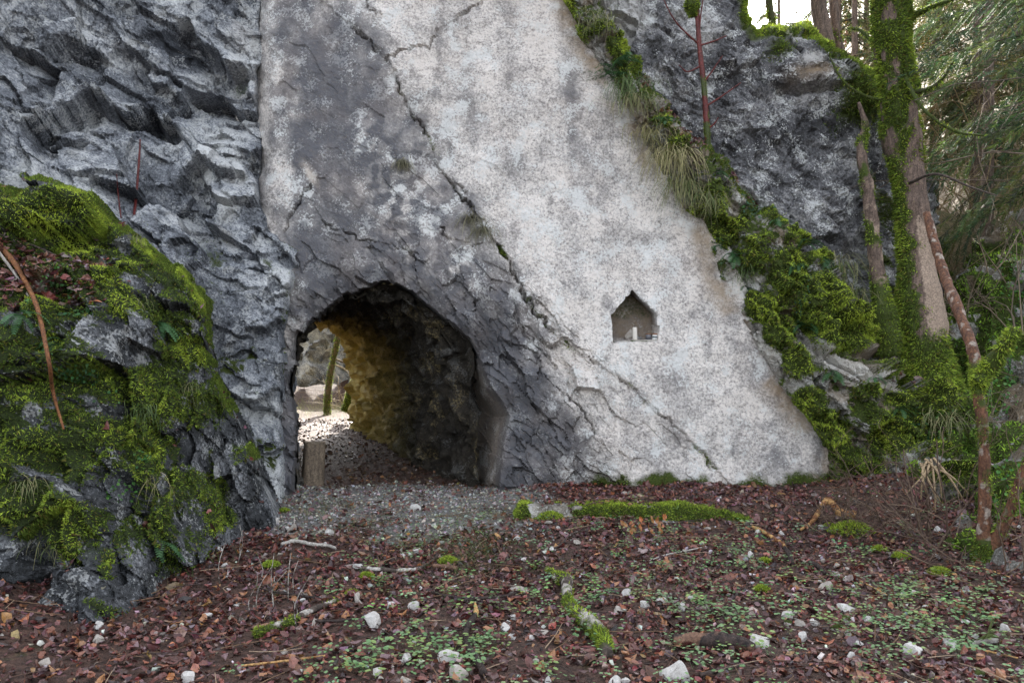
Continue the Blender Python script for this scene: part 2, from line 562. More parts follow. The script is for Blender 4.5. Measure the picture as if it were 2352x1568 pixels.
class Sheet:
    """a rock surface: a fine grid whose depth is known at control points, broken up by 3d noise"""

    def __init__(s, u0, u1, v0, v1, step, depth, right=None):
        s.u = np.arange(u0, u1 + step, step, dtype=float); s.v = np.arange(v0, v1 + step, step, dtype=float)
        s.U, s.V = np.meshgrid(s.u, s.v)
        s.step = step
        if right is not None:                     # last column follows a curve
            s.U = u0 + (s.U - u0) * (right(s.V) - u0) / (s.u[-1] - u0)
        s.P = P3(s.U, s.V, depth(s.U, s.V))
        s.N = s.normals(s.P)
        s.P0 = s.P.copy()
        s.masks = {}

    def normals(s, P):
        du = np.gradient(P, axis=1); dv = np.gradient(P, axis=0)
        n = np.cross(du, dv)
        n /= np.maximum(np.linalg.norm(n, axis=-1), 1e-12)[..., None]
        n = np.where((n[..., 1:2] > 0), -n, n)      # towards the viewer's side
        return n

    def soften(s, k=0.6):
        """lean the displacement direction towards the open valley"""
        v = s.P / np.linalg.norm(s.P - np.array([0, 0, CAM_H]), axis=-1)[..., None]
        q = s.N * (1 - k) + np.array([0, -1.0, 0.15]) * k
        s.N = q / np.linalg.norm(q, axis=-1)[..., None]

    def recede(s, d):
        """let an edge turn away from the open side without widening it"""
        c = np.array([0, 0, CAM_H])
        s.P = c + (s.P - c) * (1 + np.asarray(d) / s.P[..., 1])[..., None]

    def push(s, d):
        """move outwards (towards the open side) by d metres"""
        s.P = s.P + s.N * np.asarray(d)[..., None]

    def build(s, name, keep, mat, col, **kw):
        keep = keep.copy()
        k = keep[:-1, :-1] & keep[1:, :-1] & keep[:-1, 1:] & keep[1:, 1:]
        idx = np.arange(s.U.size).reshape(s.U.shape)
        F = np.stack([idx[:-1, :-1], idx[1:, :-1], idx[1:, 1:], idx[:-1, 1:]], -1)[k]
        used = np.unique(F)
        remap = np.full(s.U.size, -1); remap[used] = np.arange(len(used))
        me = mesh_np(name, s.P.reshape(-1, 3)[used], remap[F], col.reshape(-1, 3)[used], smooth=False)
        s.keepf = k
        return link(name, me, mat, **kw)

    def final(s):
        s.NF = s.normals(s.P)
        e1 = np.linalg.norm(s.P[1:, :-1] - s.P[:-1, :-1], axis=-1); e2 = np.linalg.norm(s.P[:-1, 1:] - s.P[:-1, :-1], axis=-1)
        s.area = e1 * e2

    def scatter(s, weight, n, rng=RNG):
        """n random places on the sheet, chance by weight x area; returns position, normal, u, v, weight"""
        w_ = (weight[:-1, :-1] * s.area * s.keepf).ravel()
        w_ = np.maximum(w_, 0)
        c = np.cumsum(w_); c /= c[-1]
        i = np.searchsorted(c, rng.random(n))
        i = np.minimum(i, len(w_) - 1)
        nc = s.U.shape[1] - 1
        r, q = i // nc, i % nc
        a = rng.random(n)[:, None]; b = rng.random(n)[:, None]
        p = (s.P[r, q] * (1 - a) + s.P[r, q + 1] * a) * (1 - b) + (s.P[r + 1, q] * (1 - a) + s.P[r + 1, q + 1] * a) * b
        return p, s.NF[r, q], s.U[r, q], s.V[r, q], weight[r, q]

    def at(s, u, v):
        """surface point and normal at a photo pixel"""
        i = int(np.clip(round((v - s.v[0]) / s.step), 0, len(s.v) - 1)); j = int(np.argmin(np.abs(s.U[i] - u)))
        return s.P[i, j].copy(), s.NF[i, j].copy()


def bed(p, sx, sy, sz, ang=-48):
    """bedding-aligned coordinates: x along the dip seen in the face"""
    a = math.radians(ang)
    c, s_ = math.cos(a), math.sin(a)
    x = p[..., 0] * c + p[..., 2] * s_
    z = -p[..., 0] * s_ + p[..., 2] * c
    return np.stack([x * sx, p[..., 1] * sy, z * sz], -1)


# ---- the big slab with the tunnel mouth
TUN_S = [(735, 1500), (735, 1208), (739, 1119), (733, 1043), (721, 962), (735, 900), (739, 842), (764, 812), (790, 774), (836, 748), (884, 724), (925, 709), (960, 701),
         (994, 707), (1030, 726), (1074, 764), (1126, 804), (1155, 828), (1177, 846), (1195, 882), (1208, 918), (1226, 962), (1253, 998), (1275, 1038), (1262, 1096), (1254, 1163), (1250, 1200), (1250, 1500)]
K = 2352 / 2560
TUN = [(a * K, b * K) for a, b in TUN_S]
NICHE = [(1580.8 * K, 726 * K), (1642 * K, 788 * K), (1646 * K, 853 * K), (1533.6 * K, 857 * K), (1528.5 * K, 788 * K)]
CRACK = [(700, -160), (740, 0), (800, 60), (845, 95), (890, 140), (915, 195), (940, 250), (975, 290), (990, 330), (1010, 380), (1045, 430), (1090, 490), (1130, 550), (1170, 600), (1195, 660), (1225, 715), (1290, 775), (1340, 815), (1400, 855), (1450, 890), (1490, 930), (1560, 990), (1610, 1035), (1650, 1080)]
GROOVES = [
    ([(1110, 0), (1045, 45), (1010, 72), (990, 90), (988, 118), (965, 102), (930, 120), (893, 142)], 4, 0.07),
    ([(712, 425), (690, 455), (672, 480), (652, 530)], 3.5, 0.05),
    ([(1194, 753), (1240, 800), (1276, 843)], 3, 0.05),
    ([(1272, 888), (1330, 930), (1358, 966), (1370, 1010)], 3, 0.06),
    ([(985, 350), (1030, 410), (1075, 440)], 4, 0.06),
    ([(735, 505), (790, 530), (830, 545), (900, 560), (960, 590)], 3, 0.035),
    ([(1010, 525), (1040, 550), (1075, 565), (1110, 560)], 3, 0.05),
    ([(1790, 800), (1840, 850), (1870, 880)], 3, 0.05),
    ([(840, 0), (850, 30), (880, 40)], 3, 0.03),
]
RIB_L = [(1230, -200), (1285, 0), (1340, 120), (1400, 200), (1450, 290), (1500, 400), (1560, 490), (1605, 525), (1640, 640), (1700, 760), (1770, 880), (1850, 980), (1880, 1040), (1885, 1160)]

print('helpers', round(time.time() - T0, 1))
sl = Sheet(540, 1960, -240, 1215, 3.1, lambda u, v: slabY(v) + 0.05 * sst(700, 590, u) * 1.0)
U, V, P = sl.U, sl.V, sl.P
dT = sdf_poly(U, V, TUN)                      # + inside the tunnel mouth (pixels of the 2352 picture)
nearT = np.exp(-np.maximum(-dT, 0) / 60.0)
right_flank = sst(1000, 1120, U) * sst(560, 700, V) * sst(1420, 1250, U - 0.25 * (V - 700))
big = fbm(P * 0.7, 3, 1) * 0.10
fine = fbm(P * 5, 4, 5) * 0.010
dC, sC, pC = dist_line(U, V, CRACK)
wob = fbm(P * 8, 3, 8) * 9
sideC = np.where(sC > 0, -1, 1) * dC + wob * 0.7      # + on the upper right
step = sst(-1.8, 1.8, sideC) * 0.032
dC2 = dist_line(U + fbm(P * 9, 3, 18) * 9, V + fbm(P * 9, 3, 19) * 9, CRACK)[0]
crackd = np.exp(-(dC2 / (2.0 + 1.2 * perlin(P * 2, 3))) ** 2) * np.clip(0.05 + 0.20 * perlin(P * 2.5, 9), 0.0, 0.13)
groove = 0
gw = fbm(P * 9, 3, 12) * 9; gm = np.clip(0.7 + perlin(P * 3, 14), 0.1, 1.4)
for ln, wd, dp in GROOVES:
    d_, _, _ = dist_line(U + wob * 0.8, V + gw, ln)
    groove = groove + np.exp(-(d_ / (wd * 0.55)) ** 2) * dp * 1.7 * gm
# flaky, layered stone round the mouth
fh, fb = facets(bed(P, 2.2, 2.6, 5.0) + fbm(P * 3, 2, 22)[..., None] * 0.12, 2)
fh2, fb2 = facets(bed(P, 6, 6, 14) + fbm(P * 6, 2, 23)[..., None] * 0.25, 5)
roughness = np.clip(0.07 + 0.9 * nearT * sst(40, -60, dT - 200) + 0.75 * right_flank, 0, 1) * sst(60, -40, sideC - 10 * 1.0)
roughness = np.clip(roughness + 0.03, 0, 1)
flake = fh * 0.15 * roughness + fh2 * 0.055 * roughness
flake = flake + fbm(P * 14, 3, 79) * 0.007
# lip: the face curls into the tunnel
flare = sst(1035, 1110, U) * sst(800, 930, V)
lx = np.clip(dT / (12 + 85 * flare), 0, 1)
lip = -0.05 * sst(-34, 0, dT) - (1 - (1 - lx) ** 2) * (0.50 + 0.55 * flare)
flake_in = 1 - 0.5 * flare * sst(-35, 5, dT)
# niche, cut square
dN = sdf_poly(U, V, NICHE)
calm = sst(0, -25, dN)
sl.push(big * 0.9 + (fine + flake * flake_in) * (0.25 + 0.75 * calm) + step - crackd - groove)
sl.recede(-lip)
# side arete on the left end turns back
sl.recede(0.55 * sst(632, 560, U + 8 * perlin(P * 2.5, 31)) ** 1.5)
inN = dN > 0
# snap the grid to the outline of the niche, then push it in
NV = np.asarray(NICHE)
ring = np.abs(dN) < 2.2
qu, qv = U[ring], V[ring]
bestd = np.full(qu.shape, 1e9); bx = qu.copy(); by = qv.copy()
for k in range(len(NV)):
    a = NV[k]; b = NV[(k + 1) % len(NV)]; d = b - a
    t = np.clip(((qu - a[0]) * d[0] + (qv - a[1]) * d[1]) / (d @ d), 0, 1)
    x = a[0] + t * d[0]; y = a[1] + t * d[1]; dd = np.hypot(qu - x, qv - y)
    m = dd < bestd
    bx = np.where(m, x, bx); by = np.where(m, y, by); bestd = np.where(m, dd, bestd)
ysn = sl.P[ring][:, 1]
jit = RNG.normal(0, 0.7, (2, len(bx)))
sl.P[ring] = P3(bx + (qu - bx) * 0.3 + jit[0], by + (qv - by) * 0.3 + jit[1], ysn)
sl.P[inN] += np.array([0, 1, 0.10]) * 0.34 * 1.0 + sl.N[inN] * fbm(P[inN] * 9, 3, 40)[:, None] * 0.015

# colour masks
GREY = [(628, -240), (700, -160), (742, 0), (890, 140), (930, 235), (960, 330), (1000, 400), (1060, 470), (1075, 560), (1130, 640), (1200, 740), (1265, 830), (1300, 930), (1345, 1010), (1330, 1080), (1200, 1215), (560, 1215), (700, 650), (655, 560), (700, 450), (660, 300), (645, 120)]
dG = sdf_poly(U, V, GREY)
nz = fbm(P * 2.2, 4, 50)
grey = sst(-75, 60, dG + nz * 60 + 35 * fbm(P * 6, 3, 52))
# pale lichen crust breaking the grey
crust = np.exp(-(((U - 930) / 110) ** 2 + ((V - 470) / 170) ** 2)) + 0.9 * np.exp(-(((U - 840) / 40) ** 2 + ((V - 330) / 60) ** 2)) + 0.7 * np.exp(-(((U - 1060) / 60) ** 2 + ((V - 620) / 70) ** 2)) + 0.5 * np.exp(-(((U - 660) / 40) ** 2 + ((V - 600) / 80) ** 2)) + 0.5 * np.exp(-(((U - 1225) / 25) ** 2 + ((V - 1040) / 90) ** 2))
cn = fbm(P * 7, 4, 60)
grey = grey * (1 - np.clip(crust * sst(-0.15, 0.25, cn), 0, 1) * 0.75)
R_ = 0.72 - 0.61 * grey + 0.12 * nz * (1 - 0.7 * grey)
lit_arete = np.exp(-((U - 608 - 10 * nz) / 22) ** 2) * sst(620, 480, V)  # arete catching light, its brightness put into the stone colour
R_ = np.maximum(R_, lit_arete * 0.6)
R_ = R_ - 0.10 * sst(0.15, 0.5, fbm(bed(P, 0.8, 1, 2.2), 4, 66))
R_ = R_ + 0.09 * fbm(bed(P, 0.5, 1, 3.0, -52), 4, 67) + 0.13 * fbm(P * np.array([5.0, 1, 0.45]), 4, 68) + 0.06 * fbm(P * 0.9, 3, 69) - 0.02 - 0.16 * sst(0.25, 0.7, fbm(P * np.array([5.0, 1, 2.6]), 4, 65))
top_warm = sst(500, 0, V) * sst(880, 1000, U)
R_ = R_ - 0.05 * top_warm
G_ = np.exp(-(dC / 6.0) ** 2) * sst(0.1, 0.4, fbm(P * 2.0, 3, 70)) * sst(180, 260, V) * 0.7
base_moss = sst(1050, 1135, V + 45 * fbm(P * 2.4, 3, 72)) * sst(1230, 1400, U) * 0.85
G_ = np.maximum(G_, base_moss)
dR, sR, _ = dist_line(U, V, RIB_L)
B_ = np.exp(-(dR / 30.0) ** 2) * sst(-0.1, 0.4, fbm(P * 2.2, 3, 74)) * 0.8
scar = np.exp(-(((U - 712 - (V - 400) * 0.5) / 12) ** 2 + ((V - 400) / 28) ** 2))
R_ = np.maximum(R_, scar * 0.8); B_ = np.maximum(B_, scar * 0.45 + 0.10 * top_warm)
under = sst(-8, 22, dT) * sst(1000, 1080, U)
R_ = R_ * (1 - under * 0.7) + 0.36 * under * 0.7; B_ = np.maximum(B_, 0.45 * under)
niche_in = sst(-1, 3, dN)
R_ = R_ * (1 - niche_in) + niche_in * 0.22; B_ = np.maximum(B_, niche_in * 0.6)  # shade of the recess put into the colour: darker, browner interior
G_ = np.maximum(G_, niche_in * 0.45 * sst(775, 720, V + 20 * cn))
slab_col = np.stack([R_, G_, B_], -1)
keep = (dT < 11 + 80 * flare) & (sl.P[..., 2] > -0.6) & ((sR > 0) | (dR < 55))
sl.final()
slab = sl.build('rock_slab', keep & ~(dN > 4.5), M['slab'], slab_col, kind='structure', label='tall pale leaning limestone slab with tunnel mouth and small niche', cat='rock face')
kf = sl.keepf.copy()
sl.build('niche', dN > 1.0, M['slab'], slab_col, parent=slab)
sl.keepf = kf
SHEETS['slab'] = sl
print('slab', round(time.time() - T0, 1))

# ---- tunnel bore
n_s = 190; n_t = 150


def resample(pl, n):
    pl = np.asarray(pl, float)
    L = np.concatenate([[0], np.cumsum(np.linalg.norm(np.diff(pl, axis=0), axis=1))])
    t = np.linspace(0, L[-1], n)
    return np.stack([np.interp(t, L, pl[:, k]) for k in range(pl.shape[1])], 1)


tp = np.minimum(np.asarray(TUN), [9999, 1150.0]); cen = np.array([(735 + 1250) / 2 * K, 1010 * K])
tp_in = tp + (cen - tp) / np.linalg.norm(cen - tp, axis=1)[:, None] * (6 + 62 * sst(1035, 1110, tp[:, 0]) * sst(800, 930, tp[:, 1]))[:, None]
e0 = P3(tp_in[:, 0], tp_in[:, 1], slabY(tp_in[:, 1]) + 0.30)
e0 = resample(e0, n_s)


def arch(hw, top, spring, foot=-0.45):
    a = np.linspace(np.pi, 0, 60)
    pl = np.concatenate([[(-hw * 0.93, foot), (-hw * 0.97, 0.1), (-hw, spring * 0.6)], np.stack([hw * np.cos(a), spring + (top - spring) * np.sin(a)], 1), [(hw, spring * 0.6), (hw * 0.97, 0.1), (hw * 0.93, foot)]])
    return resample(pl, n_s)


ts = np.linspace(0, 1, n_t) ** 1.15
path = spline([(-1.38, 8.55, 0.0), (-1.80, 9.3, 0.0), (-2.10, 10.0, 0.0), (-2.80, 12.0, 0.02), (-3.74, 14.0, 0.05)], 300)
rings = []
for t in ts:
    c = path[int(t * 299)]; c2 = path[min(299, int(t * 299) + 3)]; c1 = path[max(0, int(t * 299) - 3)]
    d = c2 - c1; d /= np.linalg.norm(d)
    lat = np.array([d[1], -d[0], 0])
    blend = sst(0.0, 0.17, t)
    latb = np.array([1.0, 0, 0]) * (1 - sst(0, .5, t)) + lat * sst(0, .5, t)
    latb /= np.linalg.norm(latb)
    A = arch(1.02 - 0.11 * t, 2.12 - 0.2 * t, 1.05)
    q = c[None] + A[:, :1] * latb[None] + np.array([0, 0, 1.0]) * A[:, 1:]
    q0 = e0.copy(); q0[:, 1] += t * 5.45
    q0[:, 0] += (c[0] - path[0][0])
    rings.append(q0 * (1 - blend) + q * blend)
TP = np.stack(rings)
du = np.gradient(TP, axis=0); dv = np.gradient(TP, axis=1)
TN = np.cross(dv, du); TN /= np.maximum(np.linalg.norm(TN, axis=-1), 1e-9)[..., None]
cc = TP.mean(axis=1, keepdims=True)
TN = np.where(((cc - TP) * TN).sum(-1, keepdims=True) < 0, -TN, TN)
amp = sst(0.0, 0.06, ts)[:, None]
f1, _ = facets(TP * np.array([3.2, 1.8, 3.2]), 12)
f2, _ = facets(bed(TP, 5, 4, 12, -60), 13)
dsp = (fbm(TP * 1.3, 3, 80) * 0.06 + f1 * 0.10 + f2 * 0.11 + fbm(TP * 10, 3, 82) * 0.03) * (0.15 + 0.85 * amp)
TP = TP + TN * dsp[..., None]
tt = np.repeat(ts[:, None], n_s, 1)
far = sst(0.45, 0.95, tt)  # ochre grows towards the exit: algae plus bounced sunlight put into the colour
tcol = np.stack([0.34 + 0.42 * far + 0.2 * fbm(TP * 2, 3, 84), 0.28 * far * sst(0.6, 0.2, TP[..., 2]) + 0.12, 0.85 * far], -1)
idx = np.arange(n_t * n_s).reshape(n_t, n_s)
TF = np.stack([idx[:-1, :-1], idx[:-1, 1:], idx[1:, 1:], idx[1:, :-1]], -1).reshape(-1, 4)
link('tunnel_bore', mesh_np('tunnel_bore', TP.reshape(-1, 3), TF, tcol.reshape(-1, 3)), M['tunnel'], parent=slab, label='chiselled tunnel wall, darkened for shade, ochre with algae and exit glow')
print('tunnel', round(time.time() - T0, 1))

# ---- rugged cliff on the left
LC = rbf([(590, -240, 10.2), (590, 0, 9.75), (600, 300, 9.25), (592, 470, 8.95), (400, -240, 9.9), (400, 0, 9.45), (430, 200, 9.25), (430, 330, 8.9), (520, 420, 8.75), (200, -200, 9.2), (200, 100, 8.75), (0, 0, 8.2), (0, 300, 7.7), (200, 330, 8.35), (300, 450, 8.25),
          (450, 550, 8.3), (600, 590, 8.45), (690, 690, 8.6), (600, 800, 8.15), (700, 900, 8.5), (600, 1000, 7.95), (500, 800, 8.0), (660, 1150, 8.0), (560, 1120, 7.7), (0, 500, 7.3), (-350, 300, 6.6), (-350, -200, 7.4), (-350, 700, 6.0), (300, 700, 7.6), (100, 800, 6.8)])
LEDGE_V = [-240, 0, 60, 130, 190, 260, 330, 400, 470, 520, 560, 640, 700, 760, 880, 960, 1060, 1230]
LEDGE_U = [642, 640, 626, 642, 622, 620, 632, 616, 626, 652, 672, 702, 692, 680, 678, 672, 681, 679]
lc = Sheet(-420, 740, -240, 1230, 3.6, LC, right=lambda v: np.interp(v, LEDGE_V, LEDGE_U) + 9 * np.sin(v / 17.0) * np.sin(v / 41.0) + 3 * np.sin(v / 7.0))
U, V, P = lc.U, lc.V, lc.P
f1, b1 = facets(bed(P, 1.1, 1.1, 2.2, -28) + fbm(P * 1.5, 2, 101)[..., None] * 0.10, 21)
f2, b2 = facets(bed(P, 3.2, 3.2, 4.6, -40) + fbm(P * 4, 2, 103)[..., None] * 0.10, 22)
lc.soften(0.7)
column = sst(420, 560, U) * sst(480, 600, V)           # the smoother pillar left of the mouth
d = f1 * 0.38 * (1 - 0.45 * column) + f2 * 0.11 + fbm(P * 1.2, 2, 107) * 0.06
OVER = [([(40, 300), (62, 287), (164, 246), (213, 221), (250, 240), (287, 262), (340, 246), (410, 303), (450, 335)], 0.50, 70),
        ([(440, 60), (451, 90), (484, 131), (533, 172), (582, 189)], 0.42, 75),
        ([(405, 425), (418, 410), (492, 394), (533, 418), (578, 414)], 0.26, 34),
        ([(100, 120), (160, 95), (230, 130), (255, 140)], 0.2, 40),
        ([(90, 318), (150, 312), (205, 322)], 0.14, 14),
        ([(350, 120), (360, 200), (430, 230)], 0.16, 40),
        ([(640, 560), (700, 640), (690, 760)], 0.15, 40), ([(560, 780), (640, 740), (690, 760)], 0.18, 40), ([(560, 930), (620, 900), (680, 930)], 0.18, 45), ([(600, 1040), (650, 1020), (690, 1050)], 0.15, 40)]
du_ = U + fbm(P * 4, 3, 120) * 14; dv_ = V + fbm(P * 4, 3, 121) * 14
for ln, dep, fall in OVER:
    dd, ss, pp = dist_line(du_, dv_, ln)
    ends = sst(0, 0.12, pp) * sst(1, 0.88, pp)
    below = np.where(ss > 0, dd, -dd)
    d = d - 1.2 * dep * sst(-8, 20, below) * np.exp(-np.maximum(below, 0) / fall * 1.4) * ends * (dd < fall * 3)
    d = d + 0.14 * np.exp(-(dd / 30) ** 2) * (below < 0) * ends
lc.push(d)
lc.N = lc.normals(lc.P)
flat_ = sst(0.25, 0.7, -lc.N[..., 1])
lc.push((fbm(lc.P * 5, 4, 128) * 0.022 + facets(lc.P * 6.0, 24)[0] * 0.045) * flat_)
# the pillar rounds away into the mouth on its right
RU = np.interp(V, LEDGE_V, LEDGE_U)
edge = sst(-46, 2, U - RU) * sst(560, 680, V)
lc.recede(edge ** 1.7 * 0.9)
side = sst(-34, 0, U - RU) * sst(600, 520, V)
lc.recede(side * 1.0)
# fracture slivers also shift sideways so that ledges undercut
lc.P[..., 2] += (fbm(P * 3.5, 3, 127) * 0.03)
lc.final()
nz = fbm(P * 1.6, 4, 130)
up = lc.NF[..., 2]
blotch = sst(-0.05, 0.3, fbm(P * 1.1, 3, 133))
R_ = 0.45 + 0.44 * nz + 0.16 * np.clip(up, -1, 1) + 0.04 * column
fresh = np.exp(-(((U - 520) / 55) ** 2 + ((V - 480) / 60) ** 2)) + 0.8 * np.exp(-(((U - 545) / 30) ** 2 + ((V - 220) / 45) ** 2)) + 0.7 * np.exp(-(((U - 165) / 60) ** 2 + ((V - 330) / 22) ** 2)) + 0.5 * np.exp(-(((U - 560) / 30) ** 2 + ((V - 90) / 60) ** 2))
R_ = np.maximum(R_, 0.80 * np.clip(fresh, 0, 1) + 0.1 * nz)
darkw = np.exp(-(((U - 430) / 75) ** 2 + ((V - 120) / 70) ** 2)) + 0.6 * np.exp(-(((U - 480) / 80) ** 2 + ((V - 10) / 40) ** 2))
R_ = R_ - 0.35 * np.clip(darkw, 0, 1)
B_ = 0.35 * np.clip(fresh, 0, 1) * sst(0, 0.3, nz)
G_ = 0.55 * sst(0.1, 0.45, fbm(P * 2.5, 3, 136)) * sst(380, 620, V) * sst(0.05, 0.4, up) + 0.15 * sst(560, 900, V)
keep = in_poly(U, V, [(-420.5, -241), (900, -241), (900, 1240), (300, 1240), (100, 900), (-420, 800)])
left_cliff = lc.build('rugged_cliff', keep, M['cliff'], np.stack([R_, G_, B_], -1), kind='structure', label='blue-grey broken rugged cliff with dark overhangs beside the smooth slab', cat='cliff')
SHEETS['left'] = lc
print('left cliff', round(time.time() - T0, 1))

# ---- mossy outcrop, left foreground
OC = rbf([(-420, 380, 6.0), (0, 430, 6.75), (150, 455, 6.75), (240, 480, 6.7), (100, 600, 6.05), (0, 590, 5.75), (250, 640, 6.15), (330, 560, 6.6), (400, 640, 6.6), (475, 720, 6.75), (0, 720, 5.3), (150, 760, 5.55), (300, 750, 5.8), (450, 850, 6.4), (0, 900, 5.1), (200, 900, 5.35), (400, 1000, 6.0), (550, 1050, 6.8),
          (0, 1100, 4.95), (200, 1100, 5.15), (400, 1150, 5.75), (600, 1170, 6.75), (0, 1330, 4.7), (260, 1400, 4.72), (400, 1310, 5.5), (650, 1225, 7.05), (-420, 900, 4.6), (-420, 1350, 4.2)])
oc = Sheet(-420, 680, 380, 1500, 3.5, OC)
U, V, P = oc.U, oc.V, oc.P
oc.soften(0.75)
f1, b1 = facets(bed(P, 1.6, 1.6, 2.0, -25) + fbm(P * 1.5, 2, 201)[..., None] * 0.4, 31)
f2, b2 = facets(bed(P, 4.5, 4.5, 5.0, -35) + fbm(P * 4, 2, 203)[..., None] * 0.3, 32)
f3, b3 = facets(bed(P, 11, 11, 12, -10), 33)
d = f1 * 0.26 + f2 * 0.11 + f3 * 0.035 + fbm(P * 1.6, 3, 207) * 0.13 + fbm(P * 8, 3, 209) * 0.02
du_ = U + fbm(P * 4, 3, 220) * 16; dv_ = V + fbm(P * 4, 3, 221) * 16
for ln, dep, fall in [([(0, 850), (80, 830), (200, 860), (330, 830)], 0.22, 60), ([(240, 1040), (300, 1000), (370, 1030)], 0.2, 50), ([(60, 760), (130, 770), (170, 800)], 0.2, 50),
                      ([(260, 1195), (300, 1180), (345, 1180)], 0.12, 25), ([(330, 770), (420, 760), (480, 800)], 0.2, 50), ([(420, 930), (480, 900), (520, 960)], 0.16, 40)]:
    dd, ss, pp = dist_line(du_, dv_, ln)
    below = np.where(ss > 0, dd, -dd)
    ends = sst(0, 0.15, pp) * sst(1, 0.85, pp)
    d = d - dep * sst(-3, 6, below) * np.exp(-np.maximum(below, 0) / fall * 1.4) * ends * (dd < fall * 3)
oc.push(d)
P1 = oc.P.copy(); oc.final()
# moss cushions
CUSH = [(110, 520, 60, 38, 1), (190, 490, 50, 28, 1), (150, 560, 50, 40, 1), (250, 640, 32, 60, 1), (285, 700, 30, 45, .9), (330, 575, 30, 26, .9), (300, 610, 25, 25, .6), (450, 690, 30, 45, .9), (425, 640, 22, 22, .7), (430, 800, 45, 40, 1), (90, 700, 40, 35, .8),
        (110, 790, 22, 38, .8), (230, 880, 70, 40, .7), (330, 880, 60, 50, .6), (70, 900, 80, 40, .6), (270, 990, 75, 40, .85), (60, 1020, 90, 40, .8), (150, 960, 60, 30, .6), (330, 1060, 50, 60, .8), (180, 1190, 55, 45, 1), (150, 1260, 50, 45, 1), (510, 1190, 45, 40, .8), (440, 1100, 50, 40, .6),
        (250, 1290, 16, 35, .9), (30, 1060, 60, 40, .9), (400, 940, 40, 40, .6), (490, 1130, 40, 40, .5), (40, 1150, 60, 50, .6), (380, 1180, 30, 60, .6), (255, 1390, 60, 15, .5), (560, 1040, 40, 40, .4), (-100, 700, 120, 80, .7), (-120, 1000, 140, 120, .7)]
cu = np.zeros_like(U)
uu = U + fbm(P * 5, 3, 230) * 18; vv = V + fbm(P * 5, 3, 231) * 18
for a, b, ra, rb, s_ in CUSH:
    q = ((uu - a) / ra) ** 2 + ((vv - b) / rb) ** 2
    cu = np.maximum(cu, s_ * np.clip(1.15 - q, 0, 1))
mossn = fbm(P * 2.6, 4, 240)
up = oc.NF[..., 2]
gen = sst(-0.40, 0.10, mossn + 0.45 * up) * sst(1400, 1180, V - 0.25 * U + 60) * 0.75
gen = gen * (1 - 0.75 * sst(380, 560, U) * sst(900, 1000, V))
oc.push(0.055 * sst(0, 0.8, cu) + 0.02 * gen * (1 + fbm(P * 12, 2, 245)))
LEDGE = [(-420, 540), (0, 540), (80, 570), (180, 560), (240, 600), (240, 700), (140, 690), (60, 710), (0, 700), (-420, 720)]
litterL = sst(-12, 14, sdf_poly(U, V, LEDGE)) * (1 - sst(0.2, 0.5, cu))
oc.final()
nz = fbm(P * 2, 4, 250)
R_ = 0.34 + 0.4 * nz + 0.1 * np.clip(up, -1, 1)
R_ = R_ + 0.35 * np.exp(-(((U - 300) / 40) ** 2 + ((V - 620) / 60) ** 2)) + 0.2 * np.exp(-(((U - 320) / 50) ** 2 + ((V - 1260) / 70) ** 2))
G_ = np.clip(np.maximum(cu * 1.2, gen * 1.05), 0, 1)
B_ = 0.8 * litterL
keepo = in_poly(U, V, [(-420, 380), (0, 420), (140, 445), (240, 465), (320, 540), (420, 610), (490, 690), (500, 850), (580, 990), (660, 1190), (665, 1245), (500, 1345), (330, 1450), (100, 1500), (-420, 1500)])
inset = sdf_poly(U, V, [(-500, 380), (0, 420), (140, 445), (240, 465), (320, 540), (420, 610), (490, 690), (500, 850), (580, 990), (660, 1190), (665, 1700), (-500, 1700)])
oc.recede(0.8 * sst(40, 0, inset) ** 2)
outcrop = oc.build('mossy_outcrop', keepo, M['outcrop'], np.stack([R_, G_, B_], -1), kind='structure', label='dark mossy rock outcrop bulging out at the left of the path', cat='rock outcrop')
oc.final()
oc.cu, oc.gen, oc.litter = cu, gen, litterL
SHEETS['outcrop'] = oc
print('outcrop', round(time.time() - T0, 1))

# ---- dark slab behind the green ledge
DS = rbf([(1250, -240, 10.9), (1450, 0, 10.1), (1700, 0, 10.0), (1900, 200, 9.75), (1980, 500, 9.45), (2060, 800, 9.1), (1700, 400, 9.5), (1850, 650, 9.15), (2120, 300, 10.3), (2150, 700, 9.9), (1500, 300, 9.85), (1700, -240, 10.6), (1950, 900, 8.75)])
ds = Sheet(1230, 2190, -240, 960, 4.0, DS)
U, V, P = ds.U, ds.V, ds.P
f1, b1 = facets(bed(P, 1.2, 1.2, 1.8, -40), 41); f2, b2 = facets(bed(P, 4, 4, 7, -40) + fbm(P * 4, 2, 301)[..., None] * 0.25, 42); f3, _ = facets(bed(P, 10, 10, 14, -30), 43)
d = f1 * 0.10 + f2 * 0.075 + f3 * 0.04 + fbm(P * 1.0, 3, 305) * 0.12 + fbm(P * 7, 3, 307) * 0.02
for ln, dep, fall in [([(1800, 205), (1850, 215), (1905, 215)], 0.25, 25), ([(1640, 150), (1720, 190), (1800, 250), (1850, 300)], 0.06, 20)]:
    dd, ss, pp = dist_line(U + fbm(P * 4, 2, 310) * 8, V + fbm(P * 4, 2, 311) * 8, ln)
    below = np.where(ss > 0, dd, -dd)
    d = d - dep * sst(-3, 5, below) * np.exp(-np.maximum(below, 0) / fall * 1.4) * (dd < 80)
CREST = [(1230, -240), (1700, -240), (1722, 0), (1738, 70), (1790, 64), (1850, 60), (1885, 100), (1950, 150), (2012, 182), (2065, 240), (2110, 330), (2140, 430), (2175, 560), (2185, 960), (1230, 960)]
cr = sdf_poly(U + fbm(P * 3, 3, 315) * 10, V + fbm(P * 3, 3, 316) * 10, CREST)
cap = np.exp(-(((U - 1880) / 150) ** 2 + ((V - 190) / 120) ** 2))
d = d + 0.28 * cap * sst(260, 200, V - 0.4 * (U - 1850))
ds.push(d)
